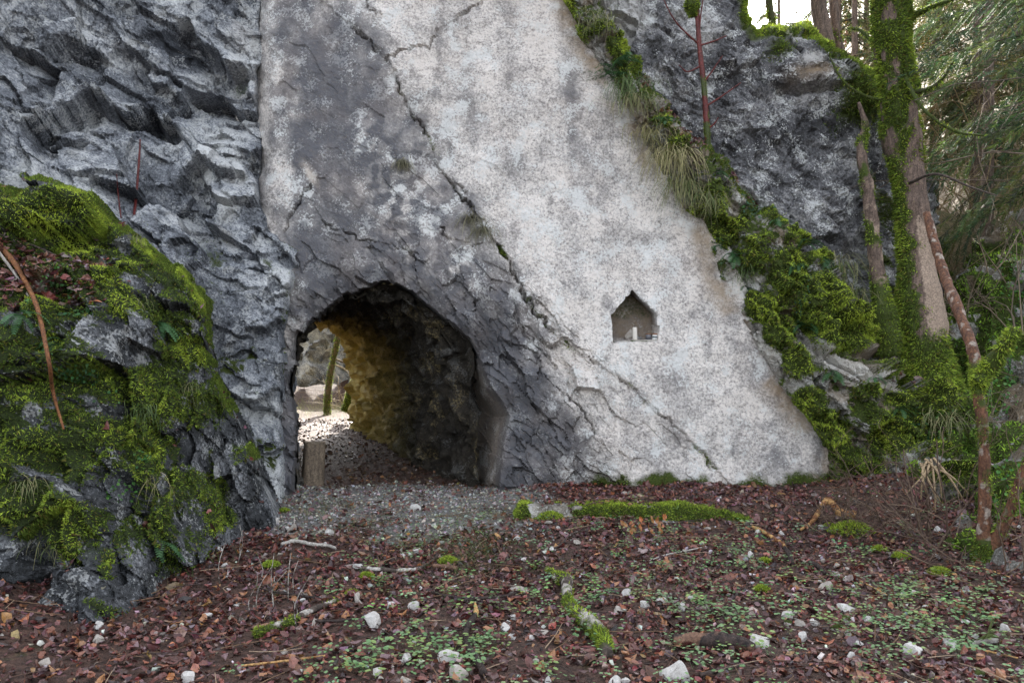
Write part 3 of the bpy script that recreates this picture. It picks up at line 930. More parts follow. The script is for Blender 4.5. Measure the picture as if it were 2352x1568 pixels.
ds.recede(0.6 * sst(45, 0, cr) ** 2)
ds.final()
nz = fbm(P * 1.8, 4, 320)
R_ = 0.36 + 0.42 * nz + 0.28 * sst(1800, 1450, U + 0.4 * V)
white = np.exp(-(((U - 1850) / 45) ** 2 + ((V - 150) / 28) ** 2)) + np.exp(-(((U - 1960) / 20) ** 2 + ((V - 340) / 50) ** 2)) * 0.8 + 0.7 * np.exp(-(((U - 1965) / 14) ** 2 + ((V - 540) / 40) ** 2))
R_ = np.maximum(R_, 0.85 * np.clip(white, 0, 1))
B_ = 0.9 * np.exp(-(((U - 1845) / 42) ** 2 + ((V - 188) / 20) ** 2))
G_ = np.maximum(sst(50, 8, cr) * sst(1640, 1720, U) * sst(330, 240, V), 0.95 * np.exp(-(((U - 1960) / 60) ** 2 + ((V - 230) / 75) ** 2)))
G_ = np.maximum(G_, 0.7 * np.exp(-(((U - 1790) / 45) ** 2 + ((V - 120) / 35) ** 2)))
G_ = np.clip(G_, 0, 1) * (1 - np.clip(white, 0, 1)) * (1 - B_)
ds.moss = G_ * sst(-0.3, 0.1, fbm(P * 3, 3, 325) + G_ - 0.4)
G2 = np.maximum(G_, 0.7 * sst(-0.1, 0.4, fbm(P * 2, 3, 327)) * sst(1900, 2060, U))
ds.moss = np.maximum(ds.moss, 0.6 * sst(0.0, 0.4, fbm(P * 2, 3, 327)) * sst(1990, 2060, U))
dark_slab = ds.build('dark_rock_slab', cr > 1, M['dark'], np.stack([R_, G2, B_], -1), kind='structure', label='dark grey lichen-spotted rock slab set back above the green ledge', cat='rock face')
SHEETS['dark'] = ds

# ---- the green ledge running down to the right
RIB_R = [(1370, -200), (1372, -50), (1420, 60), (1475, 180), (1560, 262), (1640, 350), (1720, 440), (1830, 522), (1890, 600), (1950, 700), (2000, 790), (2065, 850), (2150, 915), (2215, 1010), (2260, 1130), (2285, 1265)]
RIB = RIB_L + [(2000, 1180), (2120, 1200), (2285, 1290)] + RIB_R[::-1]


def ribdepth(u, v):
    dl, _, _ = dist_line(u, v, RIB_L); dr, _, _ = dist_line(u, v, RIB_R)
    ins = dl / (dl + dr + 1)
    low = sst(500, 950, v)
    y = slabY(v) - (0.22 + 0.12 * low) * np.sin(np.clip(ins * 1.25, 0, 1) * np.pi * 0.5) - 0.02
    y = y + 0.45 * sst(0.75, 1.0, ins) * (1 - low * 0.5)
    return y - 1.4 * sst(1900, 2300, u) * sst(950, 1280, v)


rb = Sheet(1200, 2300, -200, 1300, 3.2, ribdepth)
U, V, P = rb.U, rb.V, rb.P
f1, b1 = facets(bed(P, 1.6, 1.6, 3.5, -50) + fbm(P * 1.5, 2, 401)[..., None] * 0.3, 51); f2, b2 = facets(bed(P, 4, 4, 8, -48) + fbm(P * 4, 2, 403)[..., None] * 0.3, 52); f3, _ = facets(bed(P, 10, 10, 16, -40), 53)
low = sst(350, 850, V)
rb.soften(0.5)
d = (f1 * 0.24 + f2 * 0.15) * (0.5 + 0.6 * low) + f3 * 0.06 + fbm(P * 2.2, 3, 405) * 0.10 + fbm(P * 8, 3, 407) * 0.02
ra_ = fbm(P * 4, 2, 410) * 8; rb_ = fbm(P * 4, 2, 411) * 8
for ln, dep, fall in [([(1770, 705), (1830, 712), (1870, 735), (1905, 760)], 0.35, 26), ([(1940, 780), (1980, 798), (2030, 815)], 0.4, 22), ([(1890, 790), (1950, 850), (2010, 900)], 0.14, 16), ([(1850, 560), (1870, 640), (1900, 700)], 0.10, 25), ([(1600, 500), (1640, 540), (1690, 600)], 0.15, 30), ([(2010, 960), (2060, 1040), (2110, 1100)], 0.2, 30)]:
    dd, ss, pp = dist_line(U + ra_, V + rb_, ln)
    below = np.where(ss > 0, dd, -dd)
    ends = sst(0, 0.12, pp) * sst(1, 0.88, pp)
    d = d - dep * sst(-3, 5, below) * np.exp(-np.maximum(below, 0) / fall * 1.4) * ends * (dd < 90)
rb.push(d)
rb.final()
RC = [(1300, 20, 30, 40, .9), (1340, 90, 30, 30, .7), (1420, 110, 30, 25, .9), (1385, 70, 25, 20, .7), (1440, 160, 30, 30, .6), (1520, 270, 25, 25, .7), (1560, 330, 28, 30, .6), (1640, 470, 50, 55, .9), (1660, 530, 50, 45, .9), (1590, 500, 30, 20, .7), (1790, 490, 45, 26, 1), (1840, 540, 45, 22, 1), (1880, 590, 25, 22, 1),
      (1810, 630, 55, 70, 1), (1730, 600, 45, 35, .7), (1745, 700, 50, 45, 1), (1790, 760, 45, 50, 1), (1870, 690, 50, 60, 1), (1930, 760, 70, 50, 1), (1980, 770, 30, 35, .9), (1830, 830, 40, 45, .9), (1850, 920, 40, 40, 1), (1890, 960, 35, 40, .8), (1920, 1010, 45, 60, .9), (1980, 1060, 70, 45, .8), (2040, 990, 55, 60, .9), (2080, 1010, 50, 60, .7), (2020, 860, 40, 22, .9), (2070, 920, 50, 30, .8),
      (1990, 900, 50, 25, .6), (2100, 950, 60, 35, .8), (2150, 1030, 60, 40, .6), (2180, 1120, 60, 50, .6), (2080, 1110, 60, 40, .5), (1950, 1120, 80, 30, .4), (1700, 510, 30, 30, .6), (1730, 560, 40, 30, .5)]
cu = np.zeros_like(U)
uu = U + fbm(P * 5, 3, 430) * 14; vv = V + fbm(P * 5, 3, 431) * 14
for a, b, ra, rbb, s_ in RC:
    q = ((uu - a) / ra) ** 2 + ((vv - b) / rbb) ** 2
    cu = np.maximum(cu, s_ * np.clip(1.15 - q, 0, 1))
up = rb.NF[..., 2]
gen = sst(-0.1, 0.4, fbm(P * 2.8, 4, 440) + 0.45 * up) * 0.7
inr = sdf_poly(U, V, RIB)
bare = np.clip(np.exp(-(((U - 1920) / 75) ** 2 + ((V - 830 - 0.5 * (U - 1920)) / 32) ** 2)) + np.exp(-(((U - 1990) / 60) ** 2 + ((V - 860 - .5 * (U - 1990)) / 16) ** 2)) + np.exp(-(((U - 1680) / 16) ** 2 + ((V - 660) / 50) ** 2)) + np.exp(-(((U - 1680) / 18) ** 2 + ((V - 480) / 20) ** 2)) + np.exp(-(((U - 2085) / 22) ** 2 + ((V - 1080) / 40) ** 2)) + .8 * np.exp(-(((U - 1405) / 20) ** 2 + ((V - 250) / 40) ** 2)), 0, 1)
cu = cu * (1 - 0.9 * bare); gen = gen * (1 - 0.9 * bare)
rb.push(0.075 * sst(0, 0.8, cu) + 0.02 * gen)
edge = sst(26, 0, inr)
rb.recede(0.55 * edge ** 2 * sst(1150, 1100, V))
rb.final()
nz = fbm(P * 2, 4, 450)
R_ = 0.42 + 0.4 * nz + 0.5 * bare
G_ = np.clip(np.maximum(cu * 1.2, gen), 0, 1)
B_ = 0.55 * sst(0, 0.3, fbm(P * 2.5, 3, 455)) * (1 - bare * 0.7)
green_ledge = rb.build('green_ledge', inr > 0, M['rib'], np.stack([R_, G_, B_], -1), kind='structure', label='slanting rock ledge overgrown with moss, grass and ferns right of the slab', cat='rock ledge')
rb.cu, rb.gen, rb.inr = cu, gen, inr
SHEETS['rib'] = rb
print('rib', round(time.time() - T0, 1))

# ---- mossy bank at the right edge
RBK = rbf([(2080, 780, 9.6), (2150, 850, 9.0), (2250, 600, 10.2), (2352, 520, 10.6), (2250, 900, 8.5), (2352, 800, 8.8), (2200, 1010, 7.9), (2300, 1100, 6.9), (2352, 1000, 7.5), (2352, 1340, 5.5), (2240, 1285, 6.1), (2200, 1200, 6.7), (2120, 1150, 7.6), (2700, 500, 9.6), (2700, 900, 7.8), (2700, 1300, 5.2), (2352, 350, 12.0), (2200, 400, 12.0), (2700, 250, 11.5)])
bk = Sheet(2070, 2760, 330, 1420, 4.5, RBK)
U, V, P = bk.U, bk.V, bk.P
f1, b1 = facets(bed(P, 1.3, 1.3, 1.8, -30) + fbm(P * 1.5, 2, 501)[..., None] * 0.3, 61); f2, _ = facets(P * np.array([4, 4, 5]), 62)
bk.push(f1 * 0.30 + f2 * 0.10 + fbm(P * 1.5, 4, 505) * 0.18)
bk.final()
up = bk.NF[..., 2]
mo = sst(-0.15, 0.35, fbm(P * 1.5, 4, 510) + 0.3 * up + 0.15) * sst(430, 620, V)
BKP = [(2080, 790), (2150, 700), (2230, 560), (2352, 470), (2500, 380), (2760, 330), (2760, 1420), (2300, 1420), (2225, 1310), (2080, 1180)]
inb = sdf_poly(U, V, BKP)
nz = fbm(P * 2, 4, 515)
R_ = 0.35 + 0.5 * nz
bank = bk.build('mossy_bank', inb > 0, M['rib'], np.stack([R_, np.clip(mo * 1.1, 0, 1), 0.5 * sst(0, .3, -nz)], -1), kind='structure', label='steep mossy rocky bank behind the saplings at the right edge', cat='bank')
bk.mo = mo
SHEETS['bank'] = bk

# ---- ground
def zg(X, Y):
    X = np.asarray(X, float); Y = np.asarray(Y, float)
    p = np.stack([X, Y, 0 * X], -1)
    z = fbm(p * 0.9, 3, 600) * 0.035 + fbm(p * 3.5, 3, 605) * 0.014
    fade = sst(9.5, 8.2, Y)
    z = z * (0.5 + 0.5 * fade)
    z = z + 0.30 * sst(-2.2, -3.6, X) * sst(8, 6, Y)
    z = z + 0.11 * sst(7.10, 7.2, Y) * sst(0.15, 0.3, X) * sst(9.6, 9.0, Y)
    z = z + 0.10 * sst(-0.5, 0.1, X) * sst(7.3, 8.3, Y) * sst(0.3, 0.15, X) * sst(9.2, 8.8, Y)
    z = z + 0.5 * sst(2.6, 5.5, X) * sst(3.0, 7, Y)
    z = z + 0.04 * sst(12, 14.5, Y) * sst(-1, -2, X)
    return z


def ray_ground(u, v, it=8):
    u = np.asarray(u, float); v = np.asarray(v, float)
    z = 0 * u
    for _ in range(it):
        Y = (CAM_H - z) * FP / np.maximum(v - CV, 20)
        z = zg((u - CU) / FP * Y, Y)
    return np.stack([(u - CU) / FP * Y, Y, z], -1)


gx = np.concatenate([np.linspace(-30, -5.2, 18), np.linspace(-5, 5, 190), np.linspace(5.2, 40, 20)])
gy = np.concatenate([np.linspace(-14, 2.2, 12), np.linspace(2.4, 10, 170), np.linspace(10.1, 22, 70), np.linspace(22.5, 70, 22)])
GX, GY = np.meshgrid(gx, gy)
GZ = zg(GX, GY)
# the valley side beyond the exit rises
GZ = GZ + 0.42 * np.maximum(GY - 20.0, 0) * sst(2.5, -0.5, GX) * sst(60, 20, GY)
GP = np.stack([GX, GY, GZ], -1)
gn = fbm(GP * 1.3, 3, 610)
gravel = sst(6.0, 7.3, GY + gn * 0.8) * sst(0.55, -0.1, GX + 0.3 * gn) * sst(9.6, 8.8, GY)
gravel = gravel * sst(9.3, 8.5, GY)
gcol = np.stack([gravel, 0.35 * sst(0.0, 0.4, gn) * sst(10, 9, GY), 0 * gn], -1)
idx = np.arange(GX.size).reshape(GX.shape)
GF = np.stack([idx[:-1, :-1], idx[:-1, 1:], idx[1:, 1:], idx[1:, :-1]], -1).reshape(-1, 4)
ground = link('ground', mesh_np('ground', GP.reshape(-1, 3), GF, gcol.reshape(-1, 3)), M['ground'], kind='structure', label='dark forest floor in front of the rock face with gravel at the tunnel', cat='ground')
print('ground', round(time.time() - T0, 1))

# ---- top and back of the cliff, which keep the sun off the front
xs = np.linspace(-15, 9.5, 60)
prof = []
for x in xs:
    top = np.interp(x, [-15, -1, 1.0, 2.0, 3.0, 4.3, 5.5, 9.5], [10.5, 10.5, 9.5, 7.2, 5.3, 4.7, 3.4, 2.3])
    y0 = 8.552 + 0.22 * 4 + 0.75
    y0 = y0 + 0.5 * max(0, x - 2) * 0.4
    f = min(5.0, top * 0.6)
    prof.append([(x, y0, f), (x, y0 + 0.25, (f + top) / 2), (x, y0 + 0.5, top), (x, 12.0, top + 0.5), (x, 13.3, top * 0.9), (x, 13.62, top * 0.6), (x, 13.7, 2.1), (x, 13.75, -0.5)])
PR = np.array(prof)
PR = np.stack([resample(p, 40) for p in PR])
PR = PR + fbm(PR * 0.8, 3, 700)[..., None] * np.array([0.0, 0.12, 0.25])
idx = np.arange(PR.shape[0] * PR.shape[1]).reshape(PR.shape[:2])
CF = np.stack([idx[:-1, :-1], idx[1:, :-1], idx[1:, 1:], idx[:-1, 1:]], -1).reshape(-1, 4)
cfc = PR.reshape(-1, 3)[CF].mean(1)
hole = (cfc[:, 1] > 13) & (cfc[:, 2] < 2.0) & (cfc[:, 0] > -4.75) & (cfc[:, 0] < -2.7)
# ---- wooded hillside on the far right
hx, hy = np.meshgrid(np.linspace(3, 60, 120), np.linspace(10.5, 70, 120))


def zh(X, Y):
    p = np.stack([X, Y, 0 * X], -1)
    return 0.95 * np.maximum(X - 4.6, -1.5 + 0.4 * (X - 4.6)) + 0.12 * (Y - 10) + 0.6 * fbm(p * 0.25, 3, 710) + 0.15 * fbm(p * 1.2, 3, 712)


HZ = zh(hx, hy)
HP = np.stack([hx, hy, HZ], -1)
idx = np.arange(hx.size).reshape(hx.shape)
HF = np.stack([idx[:-1, :-1], idx[:-1, 1:], idx[1:, 1:], idx[1:, :-1]], -1).reshape(-1, 4)
hc = np.stack([0 * hx, 0.5 * sst(0, 0.4, fbm(HP * 0.6, 3, 715)), 0 * hx], -1)
M['hill'] = M['ground'].copy(); M['hill'].name = 'hillside_litter'
for nd in M['hill'].node_tree.nodes:
    if nd.type == 'VALTORGB' and abs(nd.color_ramp.elements[0].color[0] - 0.022) < 1e-3:
        for e, c in zip(nd.color_ramp.elements, [(0.08, 0.06, 0.035), (0.18, 0.13, 0.075), (0.30, 0.22, 0.13)]):
            e.color = c + (1,)
link('hillside', mesh_np('hillside', HP.reshape(-1, 3), HF, hc.reshape(-1, 3)), M['hill'], kind='structure', label='brown leaf-strewn wooded hillside rising behind the trees', cat='hillside')
crest_col = np.stack([0 * PR[..., 0], 0.5 + 0 * PR[..., 0], 0 * PR[..., 0]], -1)
link('cliff_crest', mesh_np('cliff_crest', PR.reshape(-1, 3), CF[~hole], crest_col.reshape(-1, 3)), M['hill'], kind='structure', label='crest and far side of the cliff the tunnel runs through', cat='cliff')

print('setting', round(time.time() - T0, 1))


# ================================================================== vegetation and loose things
def pal(cols, n, jit=0.15, rng=RNG, p=None):
    c = np.asarray(cols, float)[rng.choice(len(cols), n, p=p)]
    return np.clip(c * (1 + jit * rng.normal(size=(n, 1))) * (1 + 0.5 * jit * rng.normal(size=(n, 3))), 0.004, 1)


def fronds(pos, N, col, ln, wd, down=0.25, rnd=0.7, rng=RNG):
    """moss: short pointed shoots"""
    n = len(pos)
    d = N + rng.normal(size=(n, 3)) * rnd * 0.6 + np.array([0, 0, -down])
    d /= np.linalg.norm(d, axis=1)[:, None]
    s = np.cross(d, rng.normal(size=(n, 3))); s /= np.maximum(np.linalg.norm(s, axis=1), 1e-9)[:, None]
    L = (ln * (0.6 + 0.8 * rng.random(n)))[:, None]; W = (wd * (0.7 + 0.6 * rng.random(n)))[:, None]
    b = pos - N * 0.006
    V = np.stack([b - s * W * 0.5, b + s * W * 0.5, b + d * L], 1).reshape(-1, 3)
    C = np.repeat(col, 3, 0); C[2::3] *= 1.25
    return V, np.arange(3 * n).reshape(-1, 3), C


MOSS_B, MOSS_M, MOSS_D = np.array([0.36, 0.45, 0.055]), np.array([0.170, 0.245, 0.036]), np.array([0.060, 0.092, 0.020])


def moss_col(s_, n, rng=RNG, tint=None):
    s_ = np.clip(s_ + 0.22 * rng.normal(size=n), 0, 1)[:, None]
    c = np.where(s_ < 0.5, MOSS_D + (MOSS_M - MOSS_D) * s_ * 2, MOSS_M + (MOSS_B - MOSS_M) * (s_ * 2 - 1))
    brown = (rng.random((n, 1)) < 0.12) * 0.7
    c = c * (1 - brown) + np.array([0.16, 0.115, 0.035]) * brown
    if tint is not None:
        c = c * tint
    return c * (1 + 0.25 * rng.normal(size=(n, 1))).clip(0.4, 1.7)


def moss_on(sheet, parent, weight, strength, n, ln, wd, label=None, tint=None, down=0.25):
    p, N, u, v, w_ = sheet.scatter(weight, n)
    i = np.clip(((v - sheet.v[0]) / sheet.step).round().astype(int), 0, len(sheet.v) - 1); j = np.clip(((u - sheet.u[0]) / sheet.step).round().astype(int), 0, len(sheet.u) - 1)
    s_ = strength[i, j]
    s_ = s_ * (0.75 + 0.8 * fbm(p * 3, 4, 900, 0.65) + 0.25 * np.clip(N[:, 2], -0.5, 1))
    V_, F_, C_ = fronds(p, N, moss_col(s_, n, tint=tint), ln, wd, down)
    o = link('moss', mesh_np('moss', V_, F_, C_, smooth=False), M['moss'], parent=parent, kind='stuff')
    if label:
        o['label'] = label
    return o


oc = SHEETS['outcrop']; rb = SHEETS['rib']; ds = SHEETS['dark']; bk = SHEETS['bank']; sl = SHEETS['slab']; lc = SHEETS['left']
view_o = (oc.U > -340)
moss_on(oc, outcrop, np.clip(sst(0.1, 0.4, oc.cu) * 1.2 + 0.8 * sst(0.3, 0.55, oc.gen), 0, 1.3) * view_o, np.clip(oc.cu * 1.0 + 0.28 * oc.gen, 0, 1) * (0.72 + 0.28 * sst(900, 560, oc.V)) + 0.08, 185000, 0.026, 0.0105, 'green moss cushions and mats')
moss_on(rb, green_ledge, np.clip(sst(0.1, 0.4, rb.cu) + 0.7 * sst(0.3, 0.55, rb.gen), 0, 1.2), np.clip(rb.cu * 1.0 + 0.25 * rb.gen, 0, 1), 120000, 0.032, 0.012, 'bright green moss cushions')
moss_on(ds, dark_slab, ds.moss, np.clip(0.35 + 0.6 * sst(150, 60, ds.V), 0, 1) * ds.moss, 26000, 0.04, 0.015, 'moss on the crest')
moss_on(bk, bank, bk.mo * sst(0.3, 0.6, bk.mo) * (bk.U < 2560), 0.65 * bk.mo, 45000, 0.045, 0.018, 'green moss', tint=np.array([0.9, 1.1, 1.1]))
crm = np.exp(-(dist_line(sl.U + 8 * fbm(sl.P * 5, 2, 77), sl.V, CRACK)[0] / 6.0) ** 2) * sst(0.1, 0.45, fbm(sl.P * 2.0, 3, 70)) * sst(200, 260, sl.V) * 0.6
basem = 0.8 * sst(1085, 1150, sl.V + 40 * fbm(sl.P * 2.4, 3, 72)) * sst(1330, 1500, sl.U)
moss_on(sl, slab, np.clip(crm + basem, 0, 1), 0.35 + 0.2 * basem, 9000, 0.025, 0.010, 'thin moss in the cracks and along the foot')
lcm = sst(0.12, 0.4, fbm(lc.P * 2.5, 3, 136)) * sst(440, 560, lc.V) * sst(-0.1, 0.4, lc.NF[..., 2])
moss_on(lc, left_cliff, lcm, 0.5 * lcm, 5000, 0.02, 0.009, 'thin olive moss on small ledges')
print('moss', round(time.time() - T0, 1))

# ------------------------------------------------------------------ fallen leaves
LEAF_T = []
for k in range(6):
    r_ = np.random.default_rng(50 + k)
    cz, cx = r_.uniform(-0.7, 0.7), r_.uniform(-0.6, 0.9)
    w1, w2 = r_.uniform(0.18, 0.40), r_.uniform(0.22, 0.45)
    pts = []
    for x, hw in ((-0.5, 0), (-0.22, w1), (0.12, w2), (0.36, 0.2), (0.52, 0)):
        zx = cx * x * x * 1.2
        if hw == 0:
            pts.append((x, 0, zx))
        else:
            for y in (-hw, 0, hw):
                pts.append((x, y, zx + cz * abs(y) * (1 if y > 0 else r_.uniform(0.3, 1.2)) + r_.uniform(-0.07, 0.07)))
                pts[-1] = (pts[-1][0] + r_.uniform(-.06, .06), pts[-1][1] * r_.uniform(.75, 1.2), pts[-1][2])
    pts = np.array(pts)
    tri = [(0, 2, 1), (0, 3, 2), (1, 2, 5), (1, 5, 4), (2, 3, 6), (2, 6, 5), (4, 5, 8), (4, 8, 7), (5, 6, 9), (5, 9, 8), (7, 8, 10), (8, 9, 10)]
    LEAF_T.append((pts, np.array(tri)))
LEAFC = [(0.085, 0.028, 0.024), (0.12, 0.042, 0.032), (0.050, 0.018, 0.017), (0.17, 0.068, 0.042), (0.14, 0.085, 0.09), (0.24, 0.11, 0.05), (0.028, 0.013, 0.013), (0.22, 0.15, 0.14)]
LEAFP = [0.22, 0.22, 0.18, 0.13, 0.08, 0.05, 0.08, 0.04]


def lay_leaves(pos, N, size, tilt=0.45, cols=LEAFC, p=LEAFP, rng=RNG):
    n = len(pos)
    NN = N + rng.normal(size=(n, 3)) * tilt * 0.5
    R = frames(NN, rng=rng)
    c = pal(cols, n, 0.25, rng, p) * 1.18
    s_ = size * rng.uniform(0.45, 1.0, n)[:, None] * np.array([[1.35, 1.35, 1.35]]) * rng.uniform(0.6, 1.15, (n, 3)) * (1 + 0.6 * (rng.random((n, 1)) < 0.15))
    k = rng.integers(0, len(LEAF_T), n)
    parts = []
    for q in range(len(LEAF_T)):
        m = k == q
        if m.any():
            parts.append(stamp(LEAF_T[q][0], LEAF_T[q][1], pos[m], R[m], s_[m], c[m]))
    return cat_geo(parts)


def on_ground(n, x0, x1, y0, y1, dens, rng=RNG):
    x = rng.uniform(x0, x1, n * 5); y = rng.uniform(y0, y1, n * 5)
    m = rng.random(n * 5) < dens(x, y)
    x, y = x[m][:n], y[m][:n]
    p = np.stack([x, y, zg(x, y)], 1)
    e = 0.03
    N = np.stack([-(zg(x + e, y) - zg(x - e, y)) / (2 * e), -(zg(x, y + e) - zg(x, y - e)) / (2 * e), 0 * x + 1], 1)
    return p, N


def gravel_m(x, y):
    p = np.stack([x, y, zg(x, y)], -1)
    gn_ = fbm(p * 1.3, 3, 610)
    return sst(6.0, 7.3, y + gn_ * 0.8) * sst(0.55, -0.1, x + 0.3 * gn_) * sst(9.6, 8.8, y)


def dens_leaf(x, y):
    patch = 0.75 + 0.6 * fbm(np.stack([x, y, 0 * x], -1) * 1.1, 3, 910)
    return np.clip((1 - 0.86 * gravel_m(x, y)) * patch * (1 - 0.85 * sst(8.5, 8.7, y)), 0, 1)


p, N = on_ground(31000, -4.4, 4.6, 2.8, 8.8, dens_leaf)
p[:, 2] += RNG.random(len(p)) * 0.022
V_, F_, C_ = lay_leaves(p, N, 0.047, 1.0)
pf, Nf = on_ground(9000, -4.4, 4.6, 3.2, 8.6, dens_leaf)
pf[:, 2] += 0.012 + RNG.random(len(pf)) * 0.02
frag = lay_leaves(pf, Nf, 0.020, 1.2)
V_, F_, C_ = cat_geo([(V_, F_, C_), frag])
link('leaf_litter', mesh_np('leaf_litter', V_, F_, C_, smooth=False), M['leaf'], kind='stuff', label='wet red-brown fallen leaves covering the forest floor', cat='leaf litter')
p, N = on_ground(2600, -4.6, 0.0, 8.6, 16.0, lambda x, y: 0.9 * (np.abs(x - np.interp(y, [8.5, 10, 12, 14, 16], [-1.3, -1.75, -2.6, -3.7, -4])) < 1.2) + 0 * y)
p[:, 2] += RNG.random(len(p)) * 0.015
V_, F_, C_ = lay_leaves(p, N, 0.05, 0.9, cols=[(0.05, 0.026, 0.016), (0.09, 0.045, 0.025), (0.14, 0.075, 0.035)], p=[0.5, 0.35, 0.15])  # darker leaf palette, tunnel shade put into the colour
link('tunnel_leaves', mesh_np('tunnel_leaves', V_, F_, C_, smooth=False), M['leaf'], kind='stuff', label='dry brown leaves blown over the tunnel floor', cat='leaf litter')
# leaves caught on ledges
p, N, u, v, _ = oc.scatter(oc.litter + 0.004, 3000)
V_, F_, C_ = lay_leaves(p + np.array([0, 0, 0.012]), N * 0.5 + np.array([0, -0.2, 0.8]), 0.06)
link('shelf_leaves', mesh_np('shelf_leaves', V_, F_, C_, smooth=False), M['leaf'], kind='stuff', label='dead purple-brown leaves lying on the outcrop shelf', cat='leaf litter')
pock = np.zeros_like(rb.U)
for a, b, ra, rbb in [(1585, 300, 30, 26), (1600, 330, 25, 20), (1540, 258, 25, 16), (1690, 415, 30, 14), (1740, 455, 35, 14), (2085, 840, 50, 28), (2120, 870, 40, 20), (1420, 60, 14, 14), (1480, 190, 16, 10), (2050, 1150, 80, 20)]:
    pock = np.maximum(pock, np.exp(-(((rb.U - a) / ra) ** 2 + ((rb.V - b) / rbb) ** 2)))
p, N, u, v, _ = rb.scatter(np.where(pock > 0.35, pock, 0), 900)
V_, F_, C_ = lay_leaves(p + N * 0.015, N * 0.4 + np.array([0, -0.3, 0.7]), 0.055, 0.8)
link('ledge_leaves', mesh_np('ledge_leaves', V_, F_, C_, smooth=False), M['leaf'], kind='stuff', label='dead leaves caught in pockets of the green ledge', cat='leaf litter')

# single larger leaves in the foreground
leafmesh = []
for k in range(6):
    for q, c in enumerate(LEAFC[:6]):
        me = mesh_np('leaf', LEAF_T[k][0], LEAF_T[k][1], np.tile(np.array(c) * 1.2, (len(LEAF_T[k][0]), 1)), smooth=False)
        me.materials.append(M['leaf'])
        leafmesh.append(me)
lu = RNG.uniform(60, 2340, 300); lv = 1568 - np.abs(RNG.normal(0, 130, 300)); lv = np.clip(lv, 1290, 1566)
lp = ray_ground(lu, lv)
for k in range(300):
    o = link('leaf', leafmesh[RNG.integers(len(leafmesh))], None, parent=ground)
    o.location = lp[k] + np.array([0, 0, 0.024])
    o.rotation_euler = (RNG.normal(0, 0.3), RNG.normal(0, 0.3), RNG.uniform(0, 6.28))
    s_ = RNG.uniform(0.042, 0.075); o.scale = (s_, s_ * RNG.uniform(0.8, 1.2), s_)
print('leaves', round(time.time() - T0, 1))

# ------------------------------------------------------------------ gravel and stones
def hull_stone(seed, npt=16, flat=0.7):
    r_ = np.random.default_rng(seed)
    bm = bmesh.new()
    q = r_.normal(size=(npt, 3)); q /= np.linalg.norm(q, axis=1)[:, None]
    q *= r_.uniform(0.8, 1.15, (npt, 1)); q[:, 2] *= flat; q[:, 1] *= 0.85
    for x in q:
        bm.verts.new(x * 0.5)
    r = bmesh.ops.convex_hull(bm, input=bm.verts)
    bmesh.ops.delete(bm, geom=[g for g in r['geom_interior'] if isinstance(g, bmesh.types.BMVert)], context='VERTS')
    return bm


gt = []
for k in range(5):
    bm = hull_stone(300 + k, 9)
    bmesh.ops.triangulate(bm, faces=bm.faces)
    bm.verts.ensure_lookup_table()
    gt.append((np.array([v.co for v in bm.verts]), np.array([[v.index for v in f.verts] for f in bm.faces])))
    bm.free()


def stones_stuff(pos, size, cols, rng=RNG):
    n = len(pos); k = rng.integers(0, 5, n); parts = []
    R = frames(np.array([[0, 0, 1.0]]) + rng.normal(size=(n, 3)) * 0.4, rng=rng)
    c = pal(cols, n, 0.2, rng)
    for q in range(5):
        m = k == q
        parts.append(stamp(gt[q][0], gt[q][1], pos[m], R[m], size[m], c[m]))
    return cat_geo(parts)


M['gravel'] = simple_mat('gravel_stone', 0.8, 0.25, 120, 0.35, 0.3)
p, N = on_ground(6000, -2.6, 0.9, 5.6, 9.4, lambda x, y: np.clip(gravel_m(x, y) * sst(9.2, 8.5, y) * 0.95 + 0.02, 0, 1))
V_, F_, C_ = stones_stuff(p, 0.014 + 0.035 * RNG.random(len(p)) ** 3.0 + 0.008, [(0.22, 0.205, 0.185), (0.32, 0.30, 0.27), (0.15, 0.14, 0.125), (0.42, 0.40, 0.37), (0.17, 0.13, 0.10)])
link('gravel', mesh_np('gravel', V_, F_, C_, smooth=False), M['gravel'], kind='stuff', label='grey limestone gravel spread in front of the tunnel mouth', cat='gravel')
p, N = on_ground(500, -3.5, 4.5, 2.6, 7.6, lambda x, y: 0.3 + 0.5 * sst(0, 0.3, fbm(np.stack([x, y, 0 * x], -1) * 0.8, 2, 920)))
V_, F_, C_ = stones_stuff(p + np.array([0, 0, 0.02]), 0.02 + 0.035 * RNG.random(len(p)) ** 2, [(0.42, 0.40, 0.38), (0.5, 0.48, 0.45), (0.3, 0.27, 0.24)])
link('pebbles', mesh_np('pebbles', V_, F_, C_, smooth=False), M['gravel'], kind='stuff', label='small pale limestone chips strewn among the leaves', cat='pebbles')

